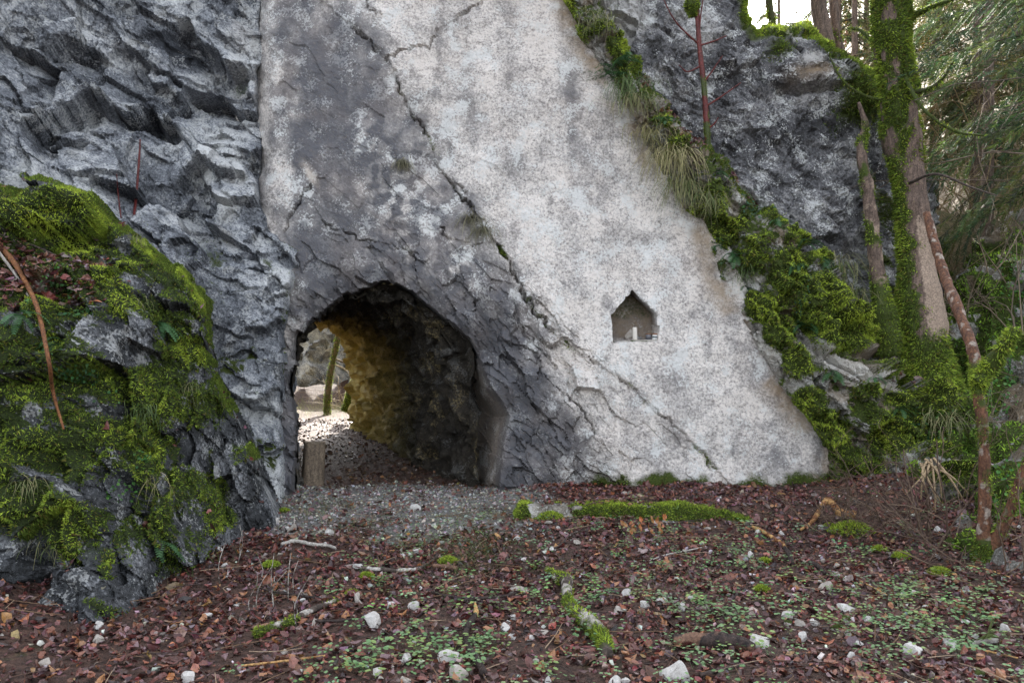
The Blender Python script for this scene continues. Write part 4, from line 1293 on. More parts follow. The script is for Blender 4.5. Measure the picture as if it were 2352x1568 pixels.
stone_me = []
for k in range(8):
    bm = hull_stone(400 + k, 15)
    bmesh.ops.bevel(bm, geom=bm.edges[:], offset=0.035, segments=1, affect='EDGES', profile=0.6)
    bmesh.ops.triangulate(bm, faces=[f for f in bm.faces if len(f.verts) > 4])
    bmesh.ops.subdivide_edges(bm, edges=[e for e in bm.edges if e.calc_length() > 0.22], cuts=1, use_grid_fill=True)
    for v in bm.verts:
        q = np.array(v.co)[None]
        v.co += v.normal * float(fbm(q * 4 + k * 3, 3, 930)[0]) * 0.045
    for tone in range(3):
        me = bpy.data.meshes.new('stone'); bm.to_mesh(me)
        nv = len(me.vertices)
        co = np.array([v.co for v in me.vertices])
        col = np.zeros((nv, 4), np.float32); col[:, 3] = 1
        col[:, 0] = (0.75, 0.55, 0.55)[tone] + 0.2 * fbm(co * 2 + k, 2, 931)
        col[:, 1] = (0.0, 0.0, 0.75)[tone] * (co[:, 2] > 0.05)
        col[:, 2] = (0.0, 0.40, 0.2)[tone]
        a = me.color_attributes.new('Col', 'FLOAT_COLOR', 'POINT'); a.data.foreach_set('color', col.ravel())
        me.materials.append(M['stone'])
        stone_me.append(me)
    bm.free()
# (u, v of the centre in the 2560 picture, width, height, tone 0 white 1 tan 2 mossy, label)
STONES = [
    (928, 1546, 66, 42, 0, 'large rounded pale pink-grey stone in the leaves left of centre'),
    (1035, 1510, 42, 28, 0, 'roundish grey stone right above the large pale stone'),
    (1120, 1636, 72, 32, 0, 'flat white slab-like stone left of the curved black stick'),
    (1146, 1678, 58, 44, 1, 'tan wedge-shaped stone below the flat white stone'),
    (1001, 1649, 34, 22, 0, 'grey stone half buried left of the flat white stone'),
    (1033, 1604, 20, 20, 0, 'small upright white stone above the flat white stone'),
    (789, 1554, 30, 24, 1, 'tan angular stone touching the mossy diagonal branch'),
    (1040, 1376, 38, 18, 0, 'white stone on the grass in front of the gravel'),
    (978, 1510, 28, 16, 0, 'flat pale stone left of the roundish grey stone'),
    (1014, 1700, 38, 26, 1, 'tan stone at the bottom edge below the grey half-buried stone'),
    (1279, 1588, 28, 20, 0, 'white stone right of the curved black stick'),
    (1285, 1540, 26, 16, 0, 'upper white stone of the small cluster left of the mossy log'),
    (1269, 1556, 20, 14, 0, 'lower white stone of the small cluster left of the mossy log'),
    (681, 1303, 42, 32, 0, 'grey-white block at the foot of the dark outcrop'),
    (729, 1316, 34, 32, 1, 'tan hollowed stone beside the block at the outcrop foot'),
    (823, 1328, 34, 26, 0, 'grey pointed stone left of the gravel path'),
    (1036, 1268, 32, 24, 0, 'grey stone lying on the gravel before the tunnel'),
    (1686, 1675, 88, 60, 0, 'big broad pale stone at the bottom edge right of centre'),
    (1538, 1700, 46, 34, 0, 'pale stone at the bottom edge left of the big broad stone'),
    (1551, 1522, 44, 18, 1, 'yellowish flat stone right of the mossy log'),
    (1703, 1512, 28, 32, 0, 'upright pale stone among seedlings above the rotten log'),
    (1612, 1507, 32, 24, 0, 'white pointed stone between the yellowish and upright stones'),
    (1295, 1472, 50, 26, 1, 'tan flat stone beside the upper end of the mossy log'),
    (1327, 1592, 22, 18, 0, 'small white stone left of the mossy log, lower half'),
    (1334, 1660, 20, 16, 0, 'small white stone below the mossy log, near the bottom'),
    (1370, 1700, 24, 24, 0, 'bright white chip at the bottom edge under the mossy log'),
    (1900, 1600, 78, 28, 0, 'long flat grey stone right of the rotten log'),
    (2114, 1518, 54, 30, 0, 'grey-white stone resting on the mossy stone at right'),
    (2122, 1548, 38, 32, 2, 'mossy stone under the grey-white stone at right'),
    (2036, 1553, 32, 22, 0, 'pale stone at the middle of the stone row at right'),
    (1999, 1555, 28, 22, 1, 'tan stone in the row, second from its left end'),
    (1970, 1554, 28, 18, 2, 'mossy stone at the left end of the stone row'),
    (2099, 1566, 42, 24, 2, 'flat mossy stone below the stone row at right'),
    (2067, 1463, 44, 26, 1, 'yellow stone beside the charred stick'),
    (2280, 1620, 58, 38, 0, 'bright white domed stone in the lower right'),
    (2128, 1638, 28, 20, 0, 'small white stone left of the bright domed stone'),
    (2523, 1565, 46, 34, 0, 'blue-white angular stone near the right edge'),
    (2374, 1606, 42, 36, 0, 'grey stone between the domed stone and the mossy slab'),
    (2462, 1592, 76, 40, 2, 'broad mossy slab stone near the right edge'),
    (2448, 1678, 44, 26, 2, 'white and mossy stone at the bottom right corner'),
    (476, 1688, 58, 36, 0, 'white lichen-covered stone at the bottom left'),
    (700, 1232, 30, 20, 0, 'grey angular stone at the foot of the wooden post'),
    (1205, 1172, 26, 18, 0, 'pale stone on the right side inside the tunnel mouth'),
    (1560, 1232, 24, 10, 1, 'tan stone lying on the terrace at the slab foot'),
]
for k, (u, v, wd, hd, tone, lab) in enumerate(STONES):
    g = ray_ground(u * K, (v + hd * 0.35) * K)
    sz = wd * K / FP * g[1] * 1.08; hz = hd * K / FP * g[1] * 1.25
    o = link('stone', stone_me[(k * 5 % 8) * 3 + tone], None, None, lab, 'stone', 'loose stones on the forest floor')
    o.location = (g[0], g[1], g[2] + hz * 0.14)
    o.rotation_euler = (RNG.normal(0, 0.12), RNG.normal(0, 0.12), RNG.uniform(0, 6.28))
    o.scale = (sz, sz * 0.9, hz / 0.7)
p, N = on_ground(84, -2.4, 4.2, 3.6, 7.0, lambda x, y: 0.6 + 0 * x)
for k in range(len(p)):
    o = link('stone', stone_me[RNG.integers(0, 8) * 3 + (0, 0, 1)[k % 3]], None, None, 'small pale limestone stone lying loose among the fallen leaves', 'stone', 'small scattered stones')
    s_ = RNG.uniform(0.035, 0.095)
    o.location = p[k] + np.array([0, 0, 0.02]); o.scale = (s_, s_ * RNG.uniform(0.7, 1), s_ * RNG.uniform(0.7, 1.0)); o.rotation_euler = (RNG.normal(0, 0.3), RNG.normal(0, 0.3), RNG.uniform(0, 6.28))
print('stones', round(time.time() - T0, 1))

# ------------------------------------------------------------------ sticks and logs
def woody(name, pts, rad, mat, label, cat, moss=None, patch=0.0, sides=10, n=None, group=None, amp=0.12, parent=None, mossn=0, mtint=None, seed=0, smooth=True, mlen=0.03, ridge=0.0):
    """a branch or log as one tapered, knobbly body; moss(V) and patch(V) give the colour masks"""
    pts = np.asarray(pts, float)
    base = pts[0].copy()
    n = n or max(8, len(pts) * 5)
    V_, F_ = tube(pts - base, rad, sides, n)
    N_ = vert_normals(V_, F_)
    N_ = np.where((N_ * 0 + 1) > 0, N_, N_)
    cidx = np.repeat(np.arange(n), sides)
    Cn = spline(pts - base, n)
    rad_i = np.interp(np.linspace(0, 1, n), np.linspace(0, 1, len(rad)), rad)
    dirs = V_[:n * sides] - Cn[cidx]
    rr = np.concatenate([rad_i[cidx], [0, 0]])
    dirs = np.concatenate([dirs, np.zeros((2, 3))])
    L = np.maximum(np.linalg.norm(dirs, axis=1), 1e-6)[:, None]
    outn = dirs / L
    mean_r = float(np.mean(rad)) + 1e-4
    w_ = V_ + base
    V_ = V_ + outn * (rr * (amp * 2.2 * fbm((w_) / mean_r * 0.35 + seed * 3.1, 3, 940)))[:, None]
    if ridge:
        V_ = V_ + outn * (ridge * ridged(w_ * np.array([16, 16, 2.6]), 3, 945) * (rr > 0))[:, None]
    W = V_ + base
    mm = np.clip(moss(W) if callable(moss) else np.full(len(W), moss or 0.0), 0, 1)
    pm = np.clip(patch(W) if callable(patch) else np.full(len(W), patch), 0, 1)
    col = np.stack([pm, mm, 0 * mm], 1)
    me = mesh_tube(name, V_, F_, col, smooth)
    o = link(name, me, mat, parent, label, cat, group, None, base if parent is None else base - np.array(parent.location))
    if mossn:
        Nn = vert_normals(V_, F_)
        flip = np.where((Nn * outn).sum(1) < 0, -1, 1)[:, None]
        Nn = outn
        wgt = np.maximum(mm * sst(-0.3, 0.2, fbm(W / mean_r * 0.25 + seed, 3, 941) + mm - 0.45) * rr, 0)
        fw = wgt[F_].mean(1); fw /= fw.sum()
        i = RNG.choice(len(F_), mossn, p=fw)
        a = RNG.dirichlet(np.ones(4), mossn)[:, :, None]
        pos = (V_[F_[i]] * a).sum(1); nn = (Nn[F_[i]] * a).sum(1); nn /= np.maximum(np.linalg.norm(nn, axis=1), 1e-6)[:, None]
        s_ = 0.45 + 0.4 * fbm((pos + base) * 4, 2, 942) + 0.2 * nn[:, 2]
        mv, mf, mc = fronds(pos, nn, moss_col(s_, mossn, tint=mtint), mlen, mlen * 0.4, 0.35)
        link('moss', mesh_np('moss', mv, mf, mc, smooth=False), M['moss'], parent=o, kind='stuff')
    return o


def gstick(px, radpx, lift=0.5, **kw):
    """stick lying on the ground along photo pixels (2560 wide)"""
    px = np.asarray(px, float) * K
    g = ray_ground(px[:, 0], px[:, 1])
    r = np.asarray(radpx, float) * K / FP * g[:, 1].mean()
    if len(r) == 1:
        r = np.repeat(r, 2)
    g[:, 2] += np.interp(np.linspace(0, 1, len(g)), np.linspace(0, 1, len(r)), r) * lift + 0.02
    return dict(pts=g, rad=r, **kw)


bandy = lambda sc, sd_: (lambda W: 0.5 + 0.9 * fbm(W * sc, 3, sd_))
SG = 'dead sticks on the forest floor'
ST = [
    ('branch', gstick([(703, 1368), (739, 1360), (781, 1368), (817, 1371), (838, 1378)], [4.5, 4.5, 3.5]), 'stick', 'pale lichen-coated bent branch in front of the outcrop', 0.1, 0.85, 0),
    ('branch', gstick([(902, 1428), (959, 1433), (1017, 1434), (1059, 1423), (1095, 1395)], [5, 5, 4, 2.5]), 'stick', 'lichen-white branch lying across the path left of centre', 0.0, bandy(5, 950), 0),
    ('branch', gstick([(1082, 1423), (1110, 1425), (1143, 1430)], [6, 6, 5]), 'blackwood', 'short thick brown branch right of the lichen-white branch', 0.2, 0.6, 0),
    ('branch', gstick([(636, 1596), (713, 1569), (781, 1536), (842, 1510)], [9, 9, 8, 6]), 'stick', 'mossy diagonal branch at the lower left', bandy(4, 951), bandy(7, 952), 900),
    ('branch', gstick([(655, 1481), (723, 1494), (804, 1504)], [3, 3.5, 2.5]), 'blackwood', 'thin dark branch above the mossy diagonal branch', 0.0, 0.2, 0),
    ('branch', gstick([(1078, 1488), (1133, 1502), (1198, 1505), (1256, 1500), (1300, 1486)], [3.5, 4, 4, 3.5, 3]), 'blackwood', 'long dark branch running across the middle foreground', 0.0, 0.25, 0),
    ('branch', gstick([(1188, 1549), (1166, 1588), (1169, 1627), (1192, 1662), (1211, 1698)], [8, 9, 9, 9, 8]), 'blackwood', 'thick curved black branch in the middle foreground', 0.0, 0.1, 0),
    ('branch', gstick([(1187, 1515), (1190, 1535), (1188, 1551)], [3, 6, 7]), 'orangewood', 'broken orange wood end on top of the curved black branch', 0.0, 0.8, 0),
    ('branch', gstick([(600, 1675), (700, 1664), (813, 1649)], [2.5, 3, 2.5]), 'orangewood', 'long straight tan stick at the lower left', 0.0, 0.6, 0),
    ('log', gstick([(1370, 1433), (1389, 1455), (1415, 1468), (1418, 1504), (1425, 1530), (1457, 1559), (1489, 1588), (1509, 1617), (1518, 1653)], [9, 13, 19, 14, 13, 16, 20, 16, 13]), 'stick', 'crooked moss-covered log in the foreground right of centre', bandy(3.5, 953), bandy(8, 954), 5200),
    ('log', gstick([(1683, 1616), (1740, 1617), (1800, 1620), (1850, 1624), (1886, 1632)], [13, 18, 19, 17, 10]), 'blackwood', 'short rotten black log in the lower right', 0.0, bandy(5, 955), 0),
    ('branch', gstick([(1851, 1311), (1908, 1337), (1954, 1368), (1965, 1385)], [3.5, 5, 5.5, 5]), 'orangewood', 'peeled orange-brown branch at the middle right', 0.0, bandy(5, 956), 0),
    ('branch', gstick([(1962, 1380), (1972, 1395), (1980, 1416)], [6, 7, 6]), 'blackwood', 'charred lower end of the peeled orange branch', 0.0, 0.0, 0),
    ('branch', gstick([(1958, 1440), (1990, 1447), (2020, 1458)], [5, 5, 7]), 'blackwood', 'brown and black branch left of the yellow stone', 0.0, 0.5, 0),
    ('branch', gstick([(2022, 1417), (2042, 1424), (2062, 1442)], [7, 7, 5]), 'blackwood', 'charred crumbling stick above the yellow stone', 0.0, 0.0, 0),
    ('log', gstick([(2140, 1233), (2100, 1247), (2067, 1261), (2031, 1281), (2002, 1297)], [10, 11, 9, 5, 3]), 'orangewood', 'broken orange-brown log below the brushwood at right', 0.0, 0.5, 0),
    ('branch', gstick([(1625, 1408), (1660, 1395), (1702, 1386), (1754, 1375)], [1.6, 1.8, 1.4]), 'stick', 'thin pale stalk lying above the seedlings at right', 0.0, 1.0, 0),
    ('branch', gstick([(1330, 1380), (1390, 1375), (1430, 1340), (1470, 1330)], [2, 2, 1.4]), 'stick', 'thin grey twig forking in front of the mossy kerb', 0.0, 0.4, 0),
    ('branch', gstick([(1750, 1700), (1790, 1690), (1860, 1672)], [6, 6, 4]), 'blackwood', 'dark branch at the bottom edge right of the big broad stone', 0.0, 0.3, 0),
    ('branch', gstick([(780, 1562), (840, 1562), (880, 1556)], [4, 4, 3]), 'blackwood', 'dark stick lying under the large pale stone', 0.0, 0.0, 0),
    ('branch', gstick([(2150, 1460), (2190, 1480), (2220, 1496)], [1.8, 1.8, 1.5]), 'orangewood', 'thin straw-coloured stalk right of the yellow stone', 0.0, 1.0, 0),
    ('branch', gstick([(2420, 1420), (2470, 1432), (2525, 1450)], [1.6, 1.8, 1.5]), 'orangewood', 'thin straw-coloured stalk near the mossy sapling foot', 0.0, 1.0, 0),
    ('branch', gstick([(2420, 1628), (2480, 1640), (2545, 1655)], [2.2, 2.2, 2]), 'orangewood', 'straight tan stick near the bottom right corner', 0.0, 0.6, 0),
    ('branch', gstick([(478, 1358), (498, 1372), (518, 1395)], [4, 4, 3]), 'stick', 'short tan stick leaning at the outcrop foot', 0.0, 0.7, 0),
    ('branch', gstick([(2190, 1585), (2230, 1580), (2262, 1572)], [2.5, 2.5, 2]), 'stick', 'short grey stick above the bright domed stone', 0.0, 0.5, 0),
]
for k, (nm, g, mt, lab, mo, pa, mn) in enumerate(ST):
    woody(nm, mat=M[mt], label=lab, cat='log' if nm == 'log' else 'branch', moss=mo, patch=pa, sides=9, group=SG, amp=0.16, mossn=mn, seed=k, mlen=0.022, **g)
# fine twigs and stalks lying about (nobody could count them)
parts = []
p, N = on_ground(1000, -3.6, 4.6, 2.9, 7.6, lambda x, y: 0.9 * (1 - 0.6 * gravel_m(x, y)))
for k in range(len(p)):
    a = RNG.uniform(0, np.pi); L = RNG.uniform(0.08, 0.38)
    d = np.array([math.cos(a), math.sin(a), 0]) * L
    pts = np.stack([p[k] - d / 2, p[k] + RNG.normal(0, 0.02, 3), p[k] + d / 2])
    pts[:, 2] = zg(pts[:, 0], pts[:, 1]) + 0.022 + RNG.random(3) * 0.012
    V_, F_ = tube(pts, [0.0022 + 0.0026 * RNG.random(), 0.002], 4, 5, cap=False)
    c = [(0.05, 0.035, 0.03), (0.16, 0.10, 0.06), (0.30, 0.22, 0.15), (0.10, 0.06, 0.045)][RNG.choice(4, p=[.4, .25, .15, .2])]
    parts.append((V_, F_, np.tile(c, (len(V_), 1))))
V_, F_, C_ = cat_geo(parts)
link('twig_litter', mesh_np('twig_litter', V_, F_, C_), M['twig'], kind='stuff', label='fine dead twigs scattered over the leaf litter', cat='twigs')
print('sticks', round(time.time() - T0, 1))

# ------------------------------------------------------------------ mossy kerb at the foot of the slab
nx, nq = 190, 26
kx = np.linspace(0.02, 2.15, nx)
prof = resample([(0.22, 0.14), (0.05, 0.15), (0.0, 0.14), (-0.035, 0.09), (-0.05, 0.02), (-0.06, -0.12)], nq)
KP = np.zeros((nx, nq, 3))
for i, x in enumerate(kx):
    h = np.interp(x, [0.02, 0.08, 0.3, 1.2, 1.6, 1.9, 2.15], [0.3, 1.0, 0.8, 0.85, 0.9, 0.6, 0.12])
    KP[i, :, 0] = x; KP[i, :, 1] = 7.12 + prof[:, 0] + 0.03 * math.sin(x * 2.2); KP[i, :, 2] = np.where(prof[:, 1] > 0, prof[:, 1] * h, prof[:, 1])
fk, _ = facets(KP * np.array([5, 6, 7]), 71)
KP += np.array([0, -1, 0.5]) * (fk * 0.035 + fbm(KP * 4, 3, 960) * 0.03)[..., None]
idx = np.arange(nx * nq).reshape(nx, nq)
KF = np.stack([idx[:-1, :-1], idx[:-1, 1:], idx[1:, 1:], idx[1:, :-1]], -1).reshape(-1, 4)
km = sst(-0.2, 0.3, fbm(KP * 2.5, 3, 962) + 0.55 * sst(0.55, 0.95, KP[..., 0]) + 0.9 * np.exp(-((KP[..., 0] - 0.1) / 0.1) ** 2) - 0.18) * sst(-0.02, 0.05, KP[..., 2])
kc = np.stack([0.5 + 0.4 * fbm(KP * 3, 3, 963), km, 0.2 + 0 * km], -1)
kerb = link('stone_kerb', mesh_np('stone_kerb', KP.reshape(-1, 3), KF, kc.reshape(-1, 3)), M['rib'], None, 'low mossy stone kerb along the foot of the pale slab', 'kerb')
KN = np.cross(np.gradient(KP, axis=0), np.gradient(KP, axis=1)); KN /= np.maximum(np.linalg.norm(KN, axis=-1), 1e-9)[..., None]
KN = np.where(KN[..., 1:2] > 0.2, -KN, KN); KN = np.where((KN[..., 2:3] < -0.3), -KN, KN)
wk = (km * sst(0.3, 0.6, km)).ravel(); wk /= wk.sum()
i = RNG.choice(nx * nq, 16000, p=wk)
pos = KP.reshape(-1, 3)[i] + RNG.normal(0, 0.005, (16000, 3)); nn = KN.reshape(-1, 3)[i]
mv, mf, mc = fronds(pos, nn, moss_col(0.45 + 0.35 * sst(0.08, 0.16, pos[:, 2]) + 0.3 * fbm(pos * 4, 2, 965), 16000), 0.022, 0.009)
link('moss', mesh_np('moss', mv, mf, mc, smooth=False), M['moss'], parent=kerb, kind='stuff')

# ------------------------------------------------------------------ the wooden post and the things in the niche
g = ray_ground(718, 1112)
post = thing('wooden_post', 'short weathered wooden post standing at the left of the tunnel mouth', 'post', g)
bm = bmesh.new()
hh, ww = 0.47, 0.115
for zi in range(9):
    z = -0.05 + (hh + 0.05) * zi / 8
    for q in range(20):
        a = q / 20 * 2 * math.pi
        sq = 1 / max(abs(math.cos(a)), abs(math.sin(a))) ** 0.75
        r = ww * sq * (1.0 + 0.05 * math.sin(a * 3 + 1) + 0.03 * math.sin(a * 9)) * (1.06 - 0.07 * zi / 8)
        bm.verts.new((r * math.cos(a), r * math.sin(a) * 0.75, z + (0.012 * math.sin(a * 5) if zi == 8 else 0)))
bm.verts.ensure_lookup_table()
for zi in range(8):
    for q in range(20):
        f = bm.faces.new([bm.verts[zi * 20 + q], bm.verts[zi * 20 + (q + 1) % 20], bm.verts[zi * 20 + 20 + (q + 1) % 20], bm.verts[zi * 20 + 20 + q]])
        f.smooth = True
me = bpy.data.meshes.new('shaft'); bm.to_mesh(me)
col = np.zeros((len(me.vertices), 4), np.float32); col[:, 0] = 0.35; col[:, 3] = 1
a = me.color_attributes.new('Col', 'FLOAT_COLOR', 'POINT'); a.data.foreach_set('color', col.ravel())
o = link('shaft', me, M['post'], post); o.rotation_euler = (0, math.radians(3), 0.4)
topc = bpy.data.meshes.new('sawn_top')
tv = [bm.verts[160 + q].co.copy() for q in range(20)]
topc.from_pydata([tuple(v) for v in tv] + [(0, 0, hh + 0.004)], [], [(q, (q + 1) % 20, 20) for q in range(20)])
cA = topc.color_attributes.new('Col', 'FLOAT_COLOR', 'POINT'); cA.data.foreach_set('color', np.tile([0.6, 0.1, 0, 1.0], 21))
o = link('sawn_top', topc, M['post'], post); o.rotation_euler = (0, math.radians(3), 0.4)
bm.free()


def lathe(prof, n=20):
    V_ = []; F_ = []
    for r, z in prof:
        for q in range(n):
            a = 2 * math.pi * q / n
            V_.append((r * math.cos(a), r * math.sin(a), z))
    for i in range(len(prof) - 1):
        for q in range(n):
            F_.append((i * n + q, i * n + (q + 1) % n, (i + 1) * n + (q + 1) % n, (i + 1) * n + q))
    return np.array(V_), np.array(F_)


def flat_mat(name, c, rough=0.5, spec=0.4, trans=0.0, metal=0.0):
    t = NT(name)
    n = t.noise(30, 3)
    cc_ = t.mix(n, tuple(x * 0.8 for x in c), tuple(min(1, x * 1.15) for x in c))
    m = t.out(cc_, rough, None, spec)
    t.b.inputs['Metallic'].default_value = metal
    if trans:
        t.b.inputs['Transmission Weight'].default_value = trans
    return m


M['wax'] = flat_mat('candle_wax', (0.62, 0.58, 0.52), 0.45)
M['wick'] = flat_mat('burnt_wick', (0.02, 0.02, 0.02), 0.9)
M['glass'] = flat_mat('dirty_grey_glass', (0.16, 0.16, 0.18), 0.15, 0.5, 0.3)
M['tin'] = flat_mat('white_tin', (0.62, 0.62, 0.60), 0.35)
M['tinband'] = flat_mat('dark_green_band', (0.05, 0.07, 0.08), 0.35)
M['tinlid'] = flat_mat('brown_lid', (0.22, 0.10, 0.05), 0.4)
nf, _ = sl.at(NICHE[2][0] - 20, 855)


def nichept(cx, cy, back):
    """crop pixel of the enlarged niche -> place on its floor, set back from the slab face"""
    u = (1480 + cx / 7.84) * K; v = (700 + cy / 7.84) * K
    return P3(u, v, slabY(v) + back)


floor_z = P3(1450, 786, slabY(786))[2]
pc = nichept(845, 1180, 0.0); pc[2] = 0
fl_z = nichept(845, 1185, 0.06)[2]
c0 = thing('candle', 'slim white candle standing in the middle of the rock niche', 'candle', nichept(845, 1185, 0.05))
link('wax_stick', mesh_np('wax_stick', *lathe([(0.0, 0), (0.028, 0), (0.026, 0.02), (0.025, 0.13), (0.022, 0.145), (0.0, 0.14)], 16)), M['wax'], c0)
link('wick', mesh_np('wick', *lathe([(0.003, 0.13), (0.003, 0.162), (0, 0.163)], 6)), M['wick'], c0)
c0.rotation_euler = (0, -0.03, 0)
c1 = thing('grave_light', 'small dark grey glass lantern right of the candle in the niche', 'lantern', nichept(1110, 1180, 0.07))
link('glass', mesh_np('glass', *lathe([(0, 0.002), (0.034, 0.002), (0.034, 0.06), (0.030, 0.064), (0.030, 0.01), (0, 0.01)], 18)), M['glass'], c1)
link('rim', mesh_np('rim', *lathe([(0.030, 0.064), (0.037, 0.064), (0.037, 0.072), (0.030, 0.072)], 18)), M['tinlid'], c1)
c2 = thing('striped_tin', 'small white tin with a dark band and brown lid at the niche corner', 'tin', nichept(1243, 1170, 0.04))
link('tin_body', mesh_np('tin_body', *lathe([(0, 0), (0.036, 0), (0.037, 0.004), (0.037, 0.055), (0, 0.055)], 20)), M['tin'], c2)
link('band', mesh_np('band', *lathe([(0.0375, 0.022), (0.0382, 0.022), (0.0382, 0.036), (0.0375, 0.036)], 20)), M['tinband'], c2)
link('lid', mesh_np('lid', *lathe([(0.0385, 0.055), (0.0385, 0.067), (0.03, 0.07), (0, 0.07)], 20)), M['tinlid'], c2)
c2.rotation_euler = (0.0, 0.08, 0)
# pale sill stick across the front of the niche
a_, b_ = nichept(410, 1240, 0.0), nichept(1330, 1200, 0.0)
sill = woody('sill_stick', [a_ + np.array([0, 0.02, 0]), (a_ + b_) / 2 + np.array([0, 0.02, 0.004]), b_ + np.array([0, 0.02, 0])], [0.02, 0.022, 0.018], M['stick'], 'pale stick laid along the sill of the rock niche', 'branch', patch=0.9, moss=bandy(9, 970), sides=8)
# shelf stone that carries the candle
s0 = link('stone', stone_me[3], None, None, 'grey flat stone on the floor of the niche under the candle', 'stone')
q = nichept(850, 1215, 0.10); s0.location = q; s0.scale = (0.50, 0.22, 0.05 / 0.7)
s1 = link('stone', stone_me[13], None, None, 'upright pale stone leaning in the niche left of the candle', 'stone')
q = nichept(690, 1060, 0.16); s1.location = q; s1.scale = (0.16, 0.07, 0.2)
print('niche', round(time.time() - T0, 1))

# ------------------------------------------------------------------ trees at the right
def proj(W):
    Y = np.maximum(W[:, 1], 0.1)
    return CU + W[:, 0] / Y * FP, CV - (W[:, 2] - CAM_H) / Y * FP


def ptree(pts, radpx):
    pts = np.asarray(pts, float)
    g = P3(pts[:, 0], pts[:, 1], pts[:, 2])
    r = np.asarray(radpx, float) / FP * np.interp(np.linspace(0, 1, len(radpx)), np.linspace(0, 1, len(pts)), pts[:, 2])
    return dict(pts=g, rad=r)


def bough(parent, pts, radpx, mat, name='branch', moss=0.0, patch=0.0, mossn=0, seed=0, sides=7):
    return woody(name, mat=mat, label=None, cat=None, moss=moss, patch=patch, sides=sides, parent=parent, mossn=mossn, seed=seed, amp=0.12, mlen=0.035, **ptree(pts, radpx))


def mtree(W):
    u, v = proj(W)
    m = 0.95 * sst(400, 300, v + 60 * fbm(W * 2, 2, 980)) * sst(-0.45, 0.15, fbm(W * np.array([5, 5, 2.6]), 4, 981) + 0.12)
    left = sst(2110, 2066, u - (v - 500) * 0.10 + 22 * fbm(W * 6, 3, 982)) * sst(300, 420, v)
    foot = sst(690, 830, v) * 0.8
    return np.maximum(np.maximum(m, left * 0.95), foot)


base = P3(2140, 900, 8.75)
big_tree = thing('maple_tree', 'thick leaning tree trunk coated with moss beside the dark rock slab', 'tree', base)
tr = ptree([(2140, 905, 8.72), (2125, 800, 8.8), (2104, 620, 8.9), (2090, 450, 8.95), (2076, 330, 9), (2060, 200, 9), (2046, 80, 9), (2042, -60, 9), (2036, -330, 9.1)], [60, 46, 38, 34, 38, 37, 36, 36, 34])
woody('trunk', mat=M['bark'], label='mossy trunk, bare and brown below', cat=None, moss=mtree, patch=lambda W: sst(400, 560, proj(W)[1]) * sst(2080, 2115, proj(W)[0] - (proj(W)[1] - 500) * 0.12) * 0.75, sides=64, n=190, ridge=0.010, parent=big_tree, mossn=26000, seed=3, amp=0.10, mlen=0.045, **tr)
bough(big_tree, [(2082, 45, 9), (2110, 30, 8.8), (2150, 12, 8.6), (2190, 0, 8.5)], [9, 7, 5, 3], M['bark'], moss=0.8, mossn=500)
bough(big_tree, [(2085, 215, 8.85), (2130, 205, 8.6), (2165, 180, 8.5), (2190, 140, 8.4)], [7, 5, 4, 2], M['stick'], moss=0.55, mossn=250)
bough(big_tree, [(2080, 180, 8.8), (2120, 250, 8.5), (2190, 300, 8.3), (2260, 312, 8.2)], [5, 4, 3.5, 2], M['stick'], moss=0.6, mossn=250)
bough(big_tree, [(2060, 230, 9), (2000, 225, 9.0), (1940, 190, 9.0), (1905, 130, 9.1)], [4, 3.5, 3, 1.5], M['stick'], moss=0.6, mossn=200)
bough(big_tree, [(2090, 420, 8.8), (2150, 400, 8.4), (2230, 430, 8.2), (2290, 450, 8.0)], [4, 3, 2.5, 1.5], M['stick'], moss=0.2)
bough(big_tree, [(2062, 130, 9.05), (2010, 100, 9.4), (1975, 70, 9.6), (1950, 65, 9.8)], [6, 5, 4, 3], M['stick'], moss=0.8, mossn=300)

b2 = P3(2038, 815, 8.85)
snag = thing('dead_snag', 'thin crooked dead stem standing left of the mossy tree', 'tree', b2)
woody('trunk', mat=M['bark'], label=None, cat=None, moss=lambda W: np.maximum(sst(600, 700, proj(W)[1]), 0.62 * sst(-0.1, 0.3, fbm(W * 4, 2, 983)) * sst(230, 300, proj(W)[1])), patch=lambda W: 0.35 + 0.7 * fbm(W * 6, 3, 984), sides=16, n=70, parent=snag, mossn=4500, seed=5, amp=0.14, mlen=0.035,
      **ptree([(2042, 815, 8.85), (2030, 720, 8.85), (2014, 610, 8.9), (2003, 520, 8.9), (1992, 430, 8.9), (1978, 345, 8.95), (1987, 290, 9), (1972, 235, 9)], [34, 25, 15, 14, 13, 11, 9, 4]))

g = ray_ground(2262, 1282)
Yb = float(g[1])
sap = thing('mossy_sapling', 'red-barked leaning sapling with a forked mossy foot at the right', 'tree', g)
woody('trunk', mat=M['redbark'], label='red bark with white lichen bands', cat=None, moss=lambda W: np.maximum(np.maximum(0.95 * sst(1210, 1265, proj(W)[1]), np.exp(-((proj(W)[1] - 870) / 45) ** 2)), 0.5 * sst(0.0, 0.3, fbm(W * 5, 2, 985)) * sst(860, 900, proj(W)[1])), patch=lambda W: 0.22 + 0.55 * (0.25 + 0.9 * fbm(W * np.array([14, 14, 16]), 3, 986)), sides=18, n=130, parent=sap, mossn=6000, seed=6, amp=0.10, mlen=0.025,
      **ptree([(2263, 1290, Yb), (2260, 1220, Yb), (2262, 1120, Yb), (2258, 1000, Yb), (2246, 890, Yb + .05), (2236, 810, Yb + .2), (2200, 710, Yb + .5), (2172, 640, Yb + .8), (2150, 570, Yb + 1.0), (2128, 490, Yb + 1.2)], [28, 16, 12.5, 12.5, 12.5, 12, 12, 11.5, 10.5, 8]))
bough(sap, [(2244, 880, Yb), (2275, 840, Yb), (2305, 795, Yb - .1), (2332, 755, Yb - .15)], [17, 18, 16, 11], M['stick'], name='broken_limb', moss=0.8, mossn=1500, sides=12)
